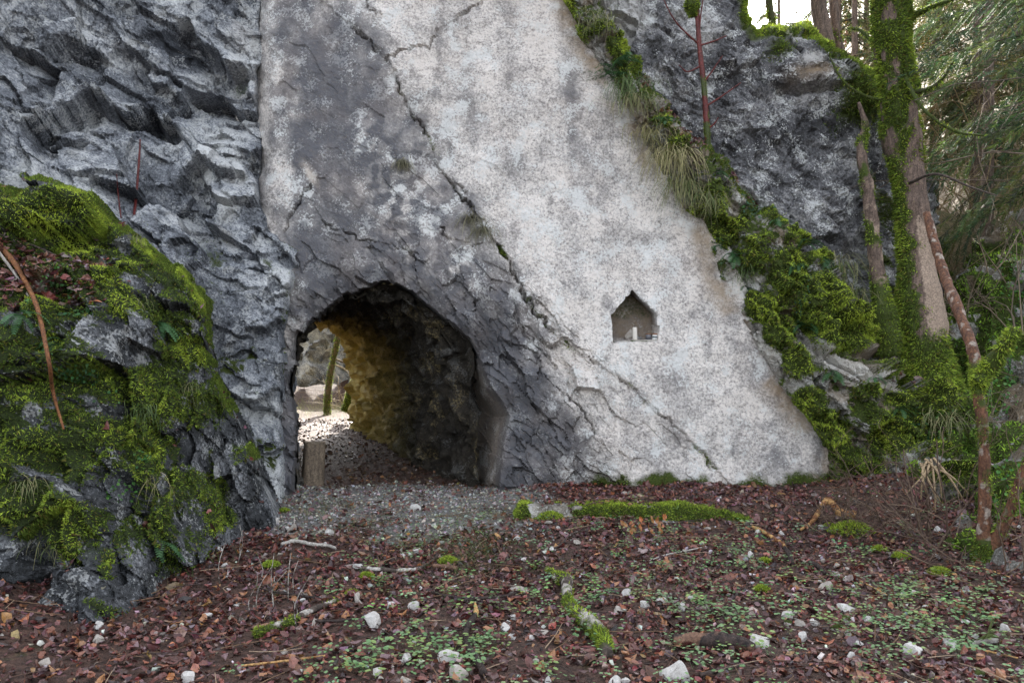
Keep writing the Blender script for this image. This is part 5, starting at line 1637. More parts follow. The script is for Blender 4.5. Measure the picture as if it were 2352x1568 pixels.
bough(sap, [(2265, 1280, Yb), (2290, 1235, Yb - .05), (2315, 1180, Yb - .1), (2345, 1100, Yb - .15), (2390, 980, Yb - .2), (2440, 800, Yb - .2)], [17, 14, 12, 11, 10, 9], M['redbark'], name='second_stem', moss=0.35, patch=0.4, mossn=700, sides=12)

pt, nt = rb.at(1626, 352)
ch = thing('cherry_sapling', 'slender glossy red-barked sapling growing out of the green ledge', 'tree', pt)
Yc = float(pt[1]) - 0.02
woody('trunk', mat=M['cherry'], label=None, cat=None, moss=lambda W: np.maximum(0.9 * sst(300, 340, proj(W)[1]), 0.62 * sst(0.05, 0.3, fbm(W * 5, 2, 987))), patch=lambda W: 0.2 + 0.5 * fbm(W * np.array([5, 5, 25]), 2, 988), sides=12, n=80, parent=ch, mossn=1400, seed=8, amp=0.08, mlen=0.022,
      **ptree([(1628, 372, Yc), (1625, 320, Yc), (1617, 200, Yc), (1606, 100, Yc), (1600, 0, Yc), (1594, -170, Yc)], [10, 7, 6.2, 5.6, 5.2, 5]))
for q in ([(1603, 100), (1575, 75), (1545, 40), (1520, -10)], [(1605, 95), (1608, 50), (1615, -5)], [(1616, 190), (1635, 165), (1660, 128)], [(1621, 245), (1660, 220), (1702, 190)], [(1608, 105), (1640, 95), (1670, 82)], [(1624, 298), (1640, 285), (1650, 270)], [(1612, 150), (1580, 165), (1560, 150)]):
    bough(ch, [(a, b, Yc - 0.03 * k) for k, (a, b) in enumerate(q)], [2.6, 2.0, 1.2], M['cherry'], name='twig', sides=5)
q = ptree([(1589, -15, Yc), (1590, 15, Yc), (1592, 38, Yc)], [12, 17, 8])
woody('moss_clump', mat=M['stick'], label=None, cat=None, moss=1.0, parent=ch, sides=12, mossn=1200, seed=9, mlen=0.03, **q)

# trunks on the crest against the sky
for k, (px, rp, lab, mt, mo) in enumerate([
    ([(1893, 110), (1888, 60), (1880, 0), (1870, -160)], [20, 18, 18, 17], 'straight brown trunk on the crest right of the bright sky', 'bark', 0.1),
    ([(1930, 140), (1924, 90), (1914, 0), (1900, -160)], [12, 10, 10, 9], 'thin dark trunk just right of the crest trunk', 'bark', 0.2),
    ([(1777, 80), (1772, 40), (1766, 0), (1758, -160)], [10, 7, 7, 6], 'thin dark trunk left of the bright sky gap', 'stick', 0.5),
    ([(1700, 30), (1694, 0), (1684, -160)], [16, 14, 13], 'dark trunk at the top edge left of the sky gap', 'stick', 0.3)]):
    Y = 11.0 + 0.3 * k
    g_ = ptree([(a, b, Y) for a, b in px], rp)
    g_['pts'] = np.concatenate([[g_['pts'][0] - np.array([0, 0, 1.2])], g_['pts']]); g_['rad'] = np.concatenate([[g_['rad'][0] * 1.2], g_['rad']])
    t_ = thing('crest_tree', lab, 'tree', g_['pts'][0], 'trees on the crest')
    woody('trunk', mat=M[mt], label=None, cat=None, moss=mo, patch=0.2, sides=16, n=50, parent=t_, seed=20 + k, mossn=600 if mo > 0.15 else 0, mlen=0.05, **g_)
print('trees', round(time.time() - T0, 1))

# ------------------------------------------------------------------ spruces
def twig_template(nn=34, seed=1, wide=0.011):
    r_ = np.random.default_rng(seed)
    V_ = []; F_ = []
    for k in range(nn):
        t = (k + 0.5) / nn
        a = r_.uniform(0, 2 * np.pi)
        d = np.array([0.65, math.cos(a) * 0.75, math.sin(a) * 0.55]); d /= np.linalg.norm(d)
        s = np.cross(d, r_.normal(size=3)); s /= np.linalg.norm(s)
        L = 0.17 * (1.05 - 0.4 * t); b = np.array([t, 0, -0.12 * t * t])
        V_ += [b - s * wide, b + s * wide, b + d * L]; F_.append((3 * k, 3 * k + 1, 3 * k + 2))
    n0 = len(V_)
    for t in (0, 1):
        V_ += [(t, 0.008, -0.12 * t), (t, -0.008, -0.12 * t)]
    F_ += [(n0, n0 + 1, n0 + 2), (n0 + 1, n0 + 3, n0 + 2)]
    return np.array(V_), np.array(F_)


TWIG = twig_template()
TWIG_FAR = twig_template(22, 2, 0.028)


def spray(root, dirn, L, rng, droop=0.35, dens=1.0):
    """a spruce bough: main stem with flat drooping side twigs; returns twig roots, frames, scales and stem points"""
    dirn = np.asarray(dirn, float); dirn /= np.linalg.norm(dirn)
    n = 8
    t = np.linspace(0, 1, n)[:, None]
    stem = root + dirn * t * L + np.array([0, 0, -1]) * droop * L * t ** 2
    pos = []; R = []; sc = []
    m = int(9 * dens * L / 0.5) + 4
    for k in range(m):
        f = 0.15 + 0.85 * (k + rng.random()) / m
        b = root + dirn * f * L + np.array([0, 0, -1]) * droop * L * f * f
        tan = dirn + np.array([0, 0, -2 * droop * f]); tan /= np.linalg.norm(tan)
        sidev = np.cross(tan, [0, 0, 1.0]); sidev /= np.linalg.norm(sidev)
        sd_ = 1 if k % 2 else -1
        x = tan * 0.75 + sidev * sd_ * rng.uniform(0.5, 0.9) + np.array([0, 0, -rng.uniform(0.0, 0.55)])
        x /= np.linalg.norm(x)
        z = np.cross(x, sidev * sd_); z /= max(np.linalg.norm(z), 1e-6); z = z if z[2] > 0 else -z
        y = np.cross(z, x)
        pos.append(b); R.append(np.stack([x, y, z], 1)); sc.append(L * 0.38 * (1.1 - 0.6 * f) * rng.uniform(0.7, 1.2) + 0.04)
    x = stem[-1] - stem[-2]; x /= np.linalg.norm(x); y = np.cross([0, 0, 1.0], x); y /= np.linalg.norm(y)
    pos.append(stem[-1]); R.append(np.stack([x, y, np.cross(x, y)], 1)); sc.append(0.2 * L + 0.05)
    return np.array(pos), np.array(R), np.array(sc), stem


NEED = [(0.055, 0.095, 0.045), (0.075, 0.115, 0.045), (0.045, 0.08, 0.042), (0.12, 0.15, 0.045)]


def spruce(label, base, height, rmax, nb, seed, zmin=0.12, group='spruces on the slope', face=None, tr=0.10, bough_l=None, cols=NEED):
    rng = np.random.default_rng(seed)
    base = np.asarray(base, float)
    t_ = thing('spruce_tree', label, 'tree', base, group)
    tv, tf = tube(np.array([(0, 0, -0.3), (0.05, 0, height * 0.5), (0, 0, height)]), [tr, tr * 0.6, 0.01], 9, 14)
    link('trunk', mesh_tube('trunk', tv, tf, np.tile([0.1, 0.15, 0], (len(tv), 1))), M['bark'], t_)
    P_ = []; R_s = []; S_ = []; stems = []
    for k in range(nb):
        f = zmin + (1 - zmin) * (k + rng.random()) / nb
        a = rng.uniform(0, 2 * np.pi) if face is None else face + rng.normal(0, 0.8)
        L = rmax * (1 - f) ** 0.8 * rng.uniform(0.6, 1.1) + 0.15
        root = np.array([0, 0, f * height])
        p_, r_, s_, st = spray(root, [math.cos(a), math.sin(a), rng.uniform(-0.25, 0.1)], L, rng, droop=rng.uniform(0.2, 0.45))
        P_.append(p_); R_s.append(r_); S_.append(s_); stems.append(st)
    P_ = np.concatenate(P_); R_s = np.concatenate(R_s); S_ = np.concatenate(S_)
    tw_ = TWIG if base[1] < 13 else (TWIG_FAR[0] * np.array([1, 1.15, 1.15]), TWIG_FAR[1])
    V_, F_, C_ = stamp(tw_[0], tw_[1], P_, R_s, S_, pal(cols, len(P_), 0.25, rng))
    cr_ = link('crown', mesh_np('crown', V_, F_, C_, smooth=False), M['needle'], t_)
    sv = cat_geo([tube(st, [0.012, 0.004], 4, 6, cap=False) for st in stems])
    link('boughs', mesh_np('boughs', sv[0], sv[1], np.tile([0.06, 0.045, 0.035], (len(sv[0]), 1))), M['twig'], t_, kind='stuff')
    return t_


def on_hill(x, y):
    return (x, y, float(zh(np.array([x]), np.array([y]))[0]))


SPR = [
    ('near spruce at the right edge with long drooping green boughs', (6.75, 8.6, 2.0), 8.5, 3.0, 34, 'R', 0.2, 2.6),
    ('spruce behind the mossy tree with hanging grey-green boughs', (6.9, 11.6, 2.4), 8.0, 2.2, 34, 'A', 0.25, None),
    ('tall spruce far behind the mossy trunk', on_hill(8.2, 15.5), 11.0, 2.4, 80, 'B', 0.1, None),
    ('tall spruce standing at the right behind the bank', on_hill(10.6, 16.5), 11.5, 2.6, 80, 'C', 0.08, None),
    ('distant spruce right of the sky gap', on_hill(7.6, 19.0), 10.5, 2.0, 60, 'D', 0.08, None),
    ('distant spruce high on the wooded hillside', on_hill(14.5, 21.0), 12.0, 2.8, 70, 'E', 0.06, None),
    ('distant dark spruce between the mossy trunk and the hill', on_hill(10.2, 23.0), 12.0, 2.6, 70, 'F', 0.06, None),
    ('farthest spruce on the hillside skyline', on_hill(16.5, 28.0), 13.0, 3.0, 70, 'G', 0.05, None),
    ('spruce filling the gap right of the crest trunks', on_hill(6.15, 14.4), 9.5, 1.3, 80, 'I', 0.03, None),
    ('bushy spruce close behind the crest trunks', on_hill(6.35, 15.6), 10.5, 1.7, 120, 'J', 0.25, None),
    ('bushy spruce showing between the mossy trunk and the leaning stem', on_hill(7.9, 13.6), 8.5, 1.7, 110, 'K', 0.08, None),
    ('bushy spruce filling the right background above the bank', on_hill(9.3, 14.6), 9.0, 1.9, 110, 'L', 0.05, None),
    ('slim spruce beyond the crest left of the mossy trunk', on_hill(9.0, 27.0), 12.0, 2.4, 60, 'H', 0.05, None),
]
for k, (lab, b, h, r, nb, sd_, zm, fc) in enumerate(SPR):
    spruce(lab, b, h, r, nb if k < 2 else int(nb * 0.6), 1000 + k * 7, zm, face=fc, cols=NEED if k < 2 else [(0.085, 0.105, 0.04), (0.12, 0.13, 0.045), (0.065, 0.085, 0.04), (0.17, 0.14, 0.06)])
rng = np.random.default_rng(91)
near_spruce = [o for o in COL.objects if o.get('label', '').startswith('near spruce')][0]
print('spruces', round(time.time() - T0, 1))

# ------------------------------------------------------------------ bare twiggy shrubs
def shrub_geo(rng, h, n, spread, r0=0.006, lean=(0, 0, 0), col=((0.10, 0.065, 0.05), (0.17, 0.12, 0.085)), gen=2, sides=4):
    parts = []

    def grow(p, d, L, r, lev):
        pts = [p]
        q = p.copy(); dd = d.copy()
        for _ in range(4):
            dd = dd + rng.normal(0, 0.22, 3) + np.array([0, 0, -0.03]); dd /= np.linalg.norm(dd)
            q = q + dd * L / 4; pts.append(q.copy())
        V_, F_ = tube(np.array(pts), [r, r * 0.45], sides if lev == 0 else 3, 6, cap=False)
        c = np.array(col[0]) + (np.array(col[1]) - np.array(col[0])) * rng.random()
        parts.append((V_, F_, np.tile(c, (len(V_), 1))))
        if lev < gen:
            for _ in range(rng.integers(2, 5)):
                f = rng.uniform(0.25, 1); i = int(f * 4 - 1e-6)
                b = pts[i] + (pts[i + 1] - pts[i]) * (f * 4 - i)
                nd = dd + rng.normal(0, 0.75, 3); nd /= np.linalg.norm(nd)
                grow(b, nd, L * rng.uniform(0.35, 0.6), r * 0.55, lev + 1)
    for _ in range(n):
        d = np.array([rng.normal(0, spread), rng.normal(0, spread), 1.0]) + np.array(lean); d /= np.linalg.norm(d)
        grow(np.array([rng.normal(0, 0.08), rng.normal(0, 0.08), -0.03]), d, h * rng.uniform(0.5, 1.1), r0 * rng.uniform(0.6, 1.2), 0)
    return cat_geo(parts)


def shrub(label, base, h, n, spread, seed, group, **kw):
    V_, F_, C_ = shrub_geo(np.random.default_rng(seed), h, n, spread, **kw)
    return link('bare_shrub', mesh_np('bare_shrub', V_, F_, C_), M['twig'], None, label, 'shrub', group, None, base)


for k in range(12):
    V_, F_, C_ = shrub_geo(np.random.default_rng(600 + k), 2.6, 1, 0.25, r0=0.011, lean=(-2.2, -0.2 + 0.5 * math.sin(k * 2.1), -0.9 + 0.8 * math.cos(k * 1.7)), col=((0.10, 0.08, 0.065), (0.22, 0.17, 0.13)), gen=2)
    o = link('dead_branch', mesh_np('dead_branch', V_, F_, C_), M['twig'], near_spruce)
    o.location = (0.0, 0, 1.2 + 0.38 * k)
BR = 'leafless brush at the foot of the ledge'
for k, (u, v, h, n, sp, ln, lab) in enumerate([
    (1905, 1185, 0.55, 9, 0.9, (-0.2, 0, 0), 'leafless brown brush in the corner where the slab meets the ledge'),
    (1990, 1205, 0.75, 9, 0.9, (-0.7, 0, 0), 'tangled leafless brush behind the broken orange log'),
    (2080, 1225, 0.85, 10, 0.8, (-0.8, 0, 0), 'dense dark brush leaning left at the ledge foot'),
    (2160, 1250, 0.85, 10, 0.7, (-0.3, 0, 0), 'dark twiggy brush just left of the mossy sapling'),
    (2330, 1330, 0.9, 7, 0.6, (-0.1, 0, 0), 'thin bare shrub right of the mossy sapling'),
    (2200, 1300, 0.45, 6, 1.0, (-0.5, -0.3, 0), 'low bare twigs in front of the mossy sapling')]):
    g = ray_ground(u, v)
    shrub(lab, g, h, n, sp, 70 + k, BR, r0=0.007, lean=ln)
for k, (u, v, h, n, lab) in enumerate([
    (2200, 700, 1.6, 6, 'bare shrub growing on the bank behind the leaning sapling'),
    (2290, 640, 1.8, 7, 'tall bare shrub on the upper bank'),
    (2345, 820, 1.5, 6, 'bare shrub at the right edge of the bank'),
    (2215, 1010, 0.9, 6, 'small bare shrub on the bank below the big tree'),
    (2310, 1000, 1.1, 5, 'bare shrub behind the sapling trunk')]):
    g, _ = bk.at(u, v)
    shrub(lab, g, h, n, 0.5, 90 + k, 'bare shrubs on the bank', r0=0.008, col=((0.10, 0.08, 0.06), (0.26, 0.20, 0.14)))
for k, (x, y, h) in enumerate([(6.4, 12.5, 2.6), (7.6, 13.2, 2.8), (8.6, 13.0, 2.6), (9.5, 14.5, 3.0), (7.0, 14.8, 3.0), (8.2, 17.5, 3.2), (11.0, 17.0, 3.2), (12.2, 18.5, 3.4), (6.2, 16.0, 4.5), (5.7, 14.0, 4.5), (5.9, 13.2, 4.8), (5.3, 13.0, 4.2), (6.6, 17.5, 5.5), (7.2, 18.5, 6.0), (7.9, 20.0, 6.5), (6.9, 16.5, 5.5), (6.0, 11.9, 3.2), (6.9, 12.0, 3.0), (7.6, 12.2, 3.0), (5.6, 12.4, 3.6)]):
    shrub('leafless hazel thicket on the brown hillside', on_hill(x, y), h, 7, 0.45, 120 + k, 'hazel thickets on the hillside', r0=0.014, col=((0.16, 0.12, 0.07), (0.38, 0.29, 0.16)), gen=3)
# pale hanging roots above the brush
parts = []
rng = np.random.default_rng(5)
for k in range(9):
    u0, v0 = 2135 + rng.normal(0, 12), 1065 + rng.normal(0, 8)
    u1, v1 = 2135 + rng.uniform(-60, 110), 1130 + rng.uniform(0, 50)
    Y0 = 7.0; Y1 = 6.75
    pts = P3(np.array([u0, (u0 + u1) / 2 + rng.normal(0, 10), u1]), np.array([v0, (v0 + v1) / 2 - 12, v1]), np.array([Y0, Y1 - .05, Y1]))
    V_, F_ = tube(pts, [0.011, 0.009, 0.005], 6, 9, cap=False)
    parts.append((V_, F_, np.tile([0.34, 0.25, 0.15], (len(V_), 1))))
V_, F_, C_ = cat_geo(parts)
bb = V_.mean(0)
link('root_tangle', mesh_np('root_tangle', V_ - bb, F_, C_), M['twig'], None, 'pale tan roots hanging over the brush below the big tree', 'roots', None, None, bb)

# stalks on the left outcrop
for k, (px, rp, mt, lab) in enumerate([
    ([(-20, 545), (30, 600), (60, 650), (88, 715), (112, 830), (122, 900), (146, 985)], [5, 6, 5.5, 5, 4.5, 4, 2.5], 'orangewood', 'long orange-brown bent stem hanging down the mossy outcrop'),
    ([(-10, 570), (35, 630), (66, 682)], [3.5, 3, 2], 'stick', 'pale bare stalk across the upper left of the outcrop'),
    ([(-10, 535), (80, 565), (170, 605)], [2.0, 1.8, 1.2], 'stick', 'thin grey twig lying over the leaf shelf'),
    ([(305, 520), (313, 450), (320, 360), (322, 320)], [3.5, 3, 2.4, 1.6], 'cherry', 'thin dark red stem rising against the rugged cliff'),
    ([(278, 500), (272, 450), (268, 400)], [1.6, 1.4, 1.0], 'cherry', 'hair-thin red stem left of the dark red stem')]):
    pts = []
    for (u, v) in px:
        q, _ = (oc.at(u, v) if k < 3 else lc.at(u, v))
        pts.append((u, v, q[1] - (0.10 if k < 3 else 0.12)))
    woody('stem', mat=M[mt], label=lab, cat='stem', patch=0.3 if k != 1 else 0.9, sides=7, seed=40 + k, amp=0.06, **ptree(pts, rp))
# dead upright stems in the leaves at the left
for k in range(14):
    u, v = RNG.uniform(500, 700), RNG.uniform(1260, 1450)
    g = ray_ground(u, v); h = RNG.uniform(0.12, 0.32)
    woody('dry_stalk', [g, g + np.array([RNG.normal(0, .02), RNG.normal(0, .02), h * .5]), g + np.array([RNG.normal(0, .05), RNG.normal(0, .03), h])], [0.004, 0.003, 0.0015], M['stick'], 'thin dry stalk standing upright in the leaves beside the outcrop', 'stalk', patch=0.55, sides=5, seed=60 + k, group='dry stalks beside the outcrop', n=7)
print('shrubs', round(time.time() - T0, 1))

# ------------------------------------------------------------------ grass, ferns, ivy, seedlings
def blades(root, n, L, rng, out=(0, -1, 0), arch=0.5, wd=0.004, cols=((0.10, 0.13, 0.04), (0.22, 0.20, 0.10)), spreadr=0.06, seg=5, stiff=0.3):
    """grass that rises, bends over and hangs"""
    out = np.asarray(out, float)
    V_ = []; F_ = []; C_ = []
    for k in range(n):
        b = rng.normal(0, spreadr, 3) * np.array([1, 0.5, 0.5])
        a = rng.normal(0, 0.7)
        d = np.array([math.sin(a) * 0.8 + out[0], out[1] * abs(math.cos(a)), stiff + rng.uniform(0, 0.5)]); d /= np.linalg.norm(d)
        l = L * rng.uniform(0.25, 1.25)
        curl = rng.normal(0, 0.16, 3) * np.array([1, 0.6, 0.2]); ar = arch * rng.uniform(0.5, 1.3)
        p = b.copy(); side = np.cross(d, [0, 0, 1.0]); side /= max(np.linalg.norm(side), 1e-6)
        v0 = len(V_)
        c = np.array(cols[0]) + (np.array(cols[1]) - np.array(cols[0])) * rng.random(); c = c * rng.uniform(0.7, 1.3)
        for s_ in range(seg + 1):
            f = s_ / seg
            w_ = wd * (1 - f ** 1.5) * 0.5 + 0.0005
            V_ += [p - side * w_, p + side * w_]; C_ += [c, c]
            d = d + np.array([0, 0, -ar * (0.5 + f)]) + curl; d /= np.linalg.norm(d)
            p = p + d * l / seg
        for s_ in range(seg):
            i = v0 + 2 * s_
            F_.append((i, i + 1, i + 3, i + 2))
    return np.array(V_), np.array(F_), np.array(C_)


DRY = ((0.16, 0.17, 0.06), (0.42, 0.36, 0.20)); GRN = ((0.05, 0.10, 0.03), (0.16, 0.21, 0.08)); MIXG = ((0.08, 0.13, 0.04), (0.30, 0.27, 0.14))
TUFT = [
    (1500, 300, 110, 0.40, DRY, 'dry hanging grass at the upper part of the green ledge'),
    (1545, 350, 170, 0.62, DRY, 'largest dry grass curtain hanging over the pale slab'),
    (1590, 410, 150, 0.55, MIXG, 'grass curtain below the cherry sapling'),
    (1625, 450, 90, 0.40, MIXG, 'grass tuft hanging beside the yellow moss of the ledge'),
    (1440, 195, 110, 0.40, GRN, 'green grass tuft under the little fir'),
    (1470, 235, 110, 0.36, MIXG, 'grass tuft hanging just below the little fir'),
    (1380, 60, 80, 0.30, MIXG, 'thin grass at the top of the green ledge'),
    (1325, 70, 60, 0.25, DRY, 'dry grass edging the top left of the ledge'),
    (1905, 625, 150, 0.46, MIXG, 'arching grass tuft at the right rim of the ledge'),
    (1940, 680, 100, 0.42, MIXG, 'hanging grass below the arching rim tuft'),
    (1720, 620, 60, 0.25, GRN, 'short green grass in the middle of the ledge'),
    (1640, 345, 60, 0.20, GRN, 'short grass at the foot of the cherry sapling'),
    (2130, 960, 70, 0.30, MIXG, 'grass on the mossy rocks below the big tree'),
    (1800, 80, 60, 0.25, GRN, 'grass fringe on the mossy crest'),
]
for k, (u, v, n, L, c, lab) in enumerate(TUFT):
    q, nn = (ds if v < 100 and u > 1700 else rb).at(u, v)
    V_, F_, C_ = blades(q, int(n * 1.3), L, np.random.default_rng(200 + k), out=(-0.25, -0.8, 0), arch=0.75, wd=0.0065, cols=c, spreadr=0.10, seg=6, stiff=0.15)
    link('grass_tuft', mesh_np('grass_tuft', V_, F_, C_), M['grass'], None, lab, 'grass tuft', 'grass tufts on the green ledge', None, q + nn * 0.03)
for k, (u, v, n, L, c, lab) in enumerate([(425, 885, 40, 0.26, DRY, 'pale hanging grass tuft on the right shoulder of the outcrop'), (325, 930, 40, 0.24, GRN, 'green hanging grass tuft in the middle of the outcrop'), (105, 1100, 30, 0.22, DRY, 'dry grass tuft low on the left of the outcrop'), (350, 1090, 12, 0.30, DRY, 'few straw blades hanging low on the outcrop'), (120, 1240, 26, 0.22, DRY, 'sparse dry grass above the outcrop foot'), (555, 190, 40, 0.14, GRN, 'small green tuft under the overhang of the rugged cliff'), (310, 680, 40, 0.24, MIXG, 'grass hanging from the leaf shelf'), (310, 560, 40, 0.18, MIXG, 'grass at the back of the leaf shelf')]):
    q, nn = (lc if v < 300 else oc).at(u, v)
    V_, F_, C_ = blades(q, int(n * 1.5), L * 0.8, np.random.default_rng(230 + k), out=(0.1, -0.35, 0), arch=1.0, wd=0.0032, cols=c if k % 2 else MIXG, spreadr=0.05, seg=6, stiff=0.0)
    link('grass_tuft', mesh_np('grass_tuft', V_, F_, C_), M['grass'], None, lab, 'grass tuft', 'grass tufts on the outcrop and cliff', None, q + nn * 0.03)
# withered moss beards on the slab
for k, (u, v, n, L, lab) in enumerate([(925, 375, 160, 0.18, 'round withered tuft clinging to the grey rock above the tunnel'), (1082, 500, 120, 0.34, 'withered grass beard hanging from the long crack'), (1110, 530, 110, 0.32, 'second withered beard beside the long crack')]):
    q, nn = sl.at(u, v)
    V_, F_, C_ = blades(q, n, L, np.random.default_rng(250 + k), out=(0, -0.35, 0), arch=0.8, wd=0.006, cols=((0.12, 0.12, 0.07), (0.26, 0.24, 0.16)), spreadr=0.04, seg=5, stiff=0.0)
    link('grass_tuft', mesh_np('grass_tuft', V_, F_, C_), M['grass'], None, lab, 'grass tuft', 'withered tufts on the slab', None, q + nn * 0.01)
# low grass in front of the tunnel
def dens_grass(x, y):
    m = np.exp(-(((x + 0.35) / 0.35) ** 2 + ((y - 6.2) / 0.7) ** 2)) + 0.8 * np.exp(-(((x + 0.2) / 0.3) ** 2 + ((y - 7.2) / 0.3) ** 2)) + 0.5 * np.exp(-(((x + 1.3) / 0.3) ** 2 + ((y - 6.8) / 0.3) ** 2)) + 0.5 * np.exp(-(((x + 1.8) / 0.3) ** 2 + ((y - 7.6) / 0.4) ** 2))
    return np.clip(m + 0.03, 0, 1)


p, N = on_ground(900, -2.3, 1.2, 4.8, 8.0, dens_grass)
parts = []
rng = np.random.default_rng(8)
for k in range(len(p)):
    dry = rng.random() < (0.6 if p[k, 1] > 6.7 else 0.3)
    V_, F_, C_ = blades(p[k], 5, 0.11, rng, out=(0, 0, 0), arch=0.22, wd=0.0035, cols=DRY if dry else ((0.06, 0.14, 0.035), (0.14, 0.24, 0.06)), spreadr=0.02, seg=3, stiff=0.9)
    parts.append((V_ + p[k], F_, C_))
V_, F_, C_ = cat_geo(parts)
link('grass', mesh_np('grass', V_, F_, C_), M['grass'], kind='stuff', label='short thin grass growing between gravel and leaf litter', cat='grass')


def fern_geo(rng, nf, L):
    V_ = []; F_ = []; C_ = []
    for k in range(nf):
        a = rng.uniform(-1.5, 1.5)
        d = np.array([math.sin(a), -abs(math.cos(a)) * 0.9, rng.uniform(0.0, 0.55)]); d /= np.linalg.norm(d)
        l = L * rng.uniform(0.7, 1.15); p = rng.normal(0, 0.02, 3); ns = 12
        c = np.array([0.055, 0.135, 0.05]) * rng.uniform(0.7, 1.4)
        for s_ in range(ns):
            f = s_ / ns
            side = np.cross(d, [0, 0.2, 1.0]); side /= max(np.linalg.norm(side), 1e-6)
            w_ = l * 0.20 * math.sin(min(1, f * 1.6 + 0.25) * math.pi * 0.5) * (1 - f) ** 0.5
            for sg in (-1, 1):
                i = len(V_); st = d * l / ns * 0.38
                tip = p + side * sg * w_ + d * w_ * 0.35 + np.array([0, 0, -0.15 * w_])
                V_ += [p - st, p + st, tip + st * 0.5, tip - st * 0.5]; C_ += [c] * 4
                F_.append((i, i + 1, i + 2, i + 3))
            d = d + np.array([0, 0, -0.13]); d /= np.linalg.norm(d)
            p = p + d * l / ns
    return np.array(V_), np.array(F_), np.array(C_)


for k, (u, v, L, sh, lab) in enumerate([
    (1705, 435, 0.2, 'rib', 'fern at the upper rim of the ledge, below the cherry sapling'), (1790, 475, 0.22, 'rib', 'fern right of the ivy patch'), (1765, 525, 0.22, 'rib', 'fern below the ivy patch'), (1835, 560, 0.22, 'rib', 'fern on the bright moss rim'), (1870, 600, 0.24, 'rib', 'star-shaped fern below the bright moss rim'),
    (1690, 595, 0.24, 'rib', 'fern beside the pale slab in the middle of the ledge'), (1720, 650, 0.22, 'rib', 'fern hanging lower in the middle of the ledge'), (1845, 745, 0.24, 'rib', 'dark fern over the black crevice'), (1825, 610, 0.16, 'rib', 'small fern between two moss cushions'), (1430, 135, 0.22, 'rib', 'fern right of the little fir'),
    (1905, 870, 0.2, 'rib', 'fern on the bare white rocks low on the ledge'), (1530, 275, 0.2, 'rib', 'fern above the largest dry grass'), (1640, 570, 0.15, 'rib', 'fern on the slab edge of the ledge'), (1640, 410, 0.15, 'rib', 'fern near the dead leaves below the sapling'), (2000, 870, 0.16, 'rib', 'fern in the mossy rocks near the dead snag'), (2060, 940, 0.18, 'rib', 'fern below the pocket of dead leaves'),
    (375, 735, 0.24, 'out', 'dark green fern on the shoulder of the outcrop'), (130, 800, 0.2, 'out', 'fern in the shade under the leaf shelf'), (60, 750, 0.2, 'out', 'fern at the left below the leaf shelf'), (390, 1240, 0.22, 'out', 'fresh green fern at the outcrop foot')]):
    q, nn = (rb if sh == 'rib' else oc).at(u, v)
    V_, F_, C_ = fern_geo(np.random.default_rng(300 + k), 11, L)
    link('fern', mesh_np('fern', V_, F_, C_), M['green'], None, lab, 'fern', 'ferns on the rocks', None, q + nn * 0.05)

# little fir on the ledge
q, nn = rb.at(1405, 165)
rng = np.random.default_rng(17)
t_ = thing('fir_seedling', 'little dark green fir jutting out over the pale slab', 'tree', q + nn * 0.03)
P_ = []; R_s = []; S_ = []
for k in range(16):
    a = rng.uniform(-2.9, 0.3)
    p_, r_, s_, st = spray(np.array([0, 0, rng.uniform(-0.05, 0.12)]), [math.cos(a) - 0.5, math.sin(a) * 0.7 - 0.2, rng.uniform(-0.1, 0.25)], rng.uniform(0.15, 0.36), rng, droop=0.15)
    P_.append(p_); R_s.append(r_); S_.append(s_)
P_ = np.concatenate(P_); R_s = np.concatenate(R_s); S_ = np.concatenate(S_)
V_, F_, C_ = stamp(TWIG[0] * np.array([1, 1.2, 1.2]), TWIG[1], P_, R_s, S_, pal([(0.03, 0.085, 0.03), (0.045, 0.11, 0.035)], len(P_), 0.2, rng))
link('crown', mesh_np('crown', V_, F_, C_, smooth=False), M['needle'], t_)
tv, tf = tube(np.array([(0, 0.08, -0.1), (0, 0, 0), (-0.03, -0.02, 0.18)]), [0.012, 0.009, 0.004], 6, 6)
link('stem', mesh_tube('stem', tv, tf, np.tile([0.2, 0.2, 0], (len(tv), 1))), M['stick'], t_)

# ivy and small leafy herbs
ROUND = (np.array([(0, 0, 0), (0.35, 0.42, 0.06), (0.85, 0.36, 0.03), (1.05, 0, -0.05), (0.85, -0.36, 0.03), (0.35, -0.42, 0.06), (0.5, 0, -0.04)], float), np.array([(0, 6, 1), (1, 6, 2), (2, 6, 3), (3, 6, 4), (4, 6, 5), (5, 6, 0)]))


def leafy(sheet, spots, n, size, cols, seed, off=0.03):
    rng = np.random.default_rng(seed)
    w_ = np.zeros_like(sheet.U)
    for a, b, ra, rbb in spots:
        w_ = np.maximum(w_, np.exp(-(((sheet.U - a) / ra) ** 2 + ((sheet.V - b) / rbb) ** 2)))
    w_ = np.where(w_ > 0.3, w_, 0)
    p, N, u, v, _ = sheet.scatter(w_, n, rng)
    NN = N * 0.6 + np.array([0, -0.4, 0.4]) + rng.normal(size=(n, 3)) * 0.35
    return stamp(ROUND[0], ROUND[1], p + N * (off * rng.random(n))[:, None], frames(NN, rng=rng), size * rng.uniform(0.6, 1.3, n), pal(cols, n, 0.25, rng))


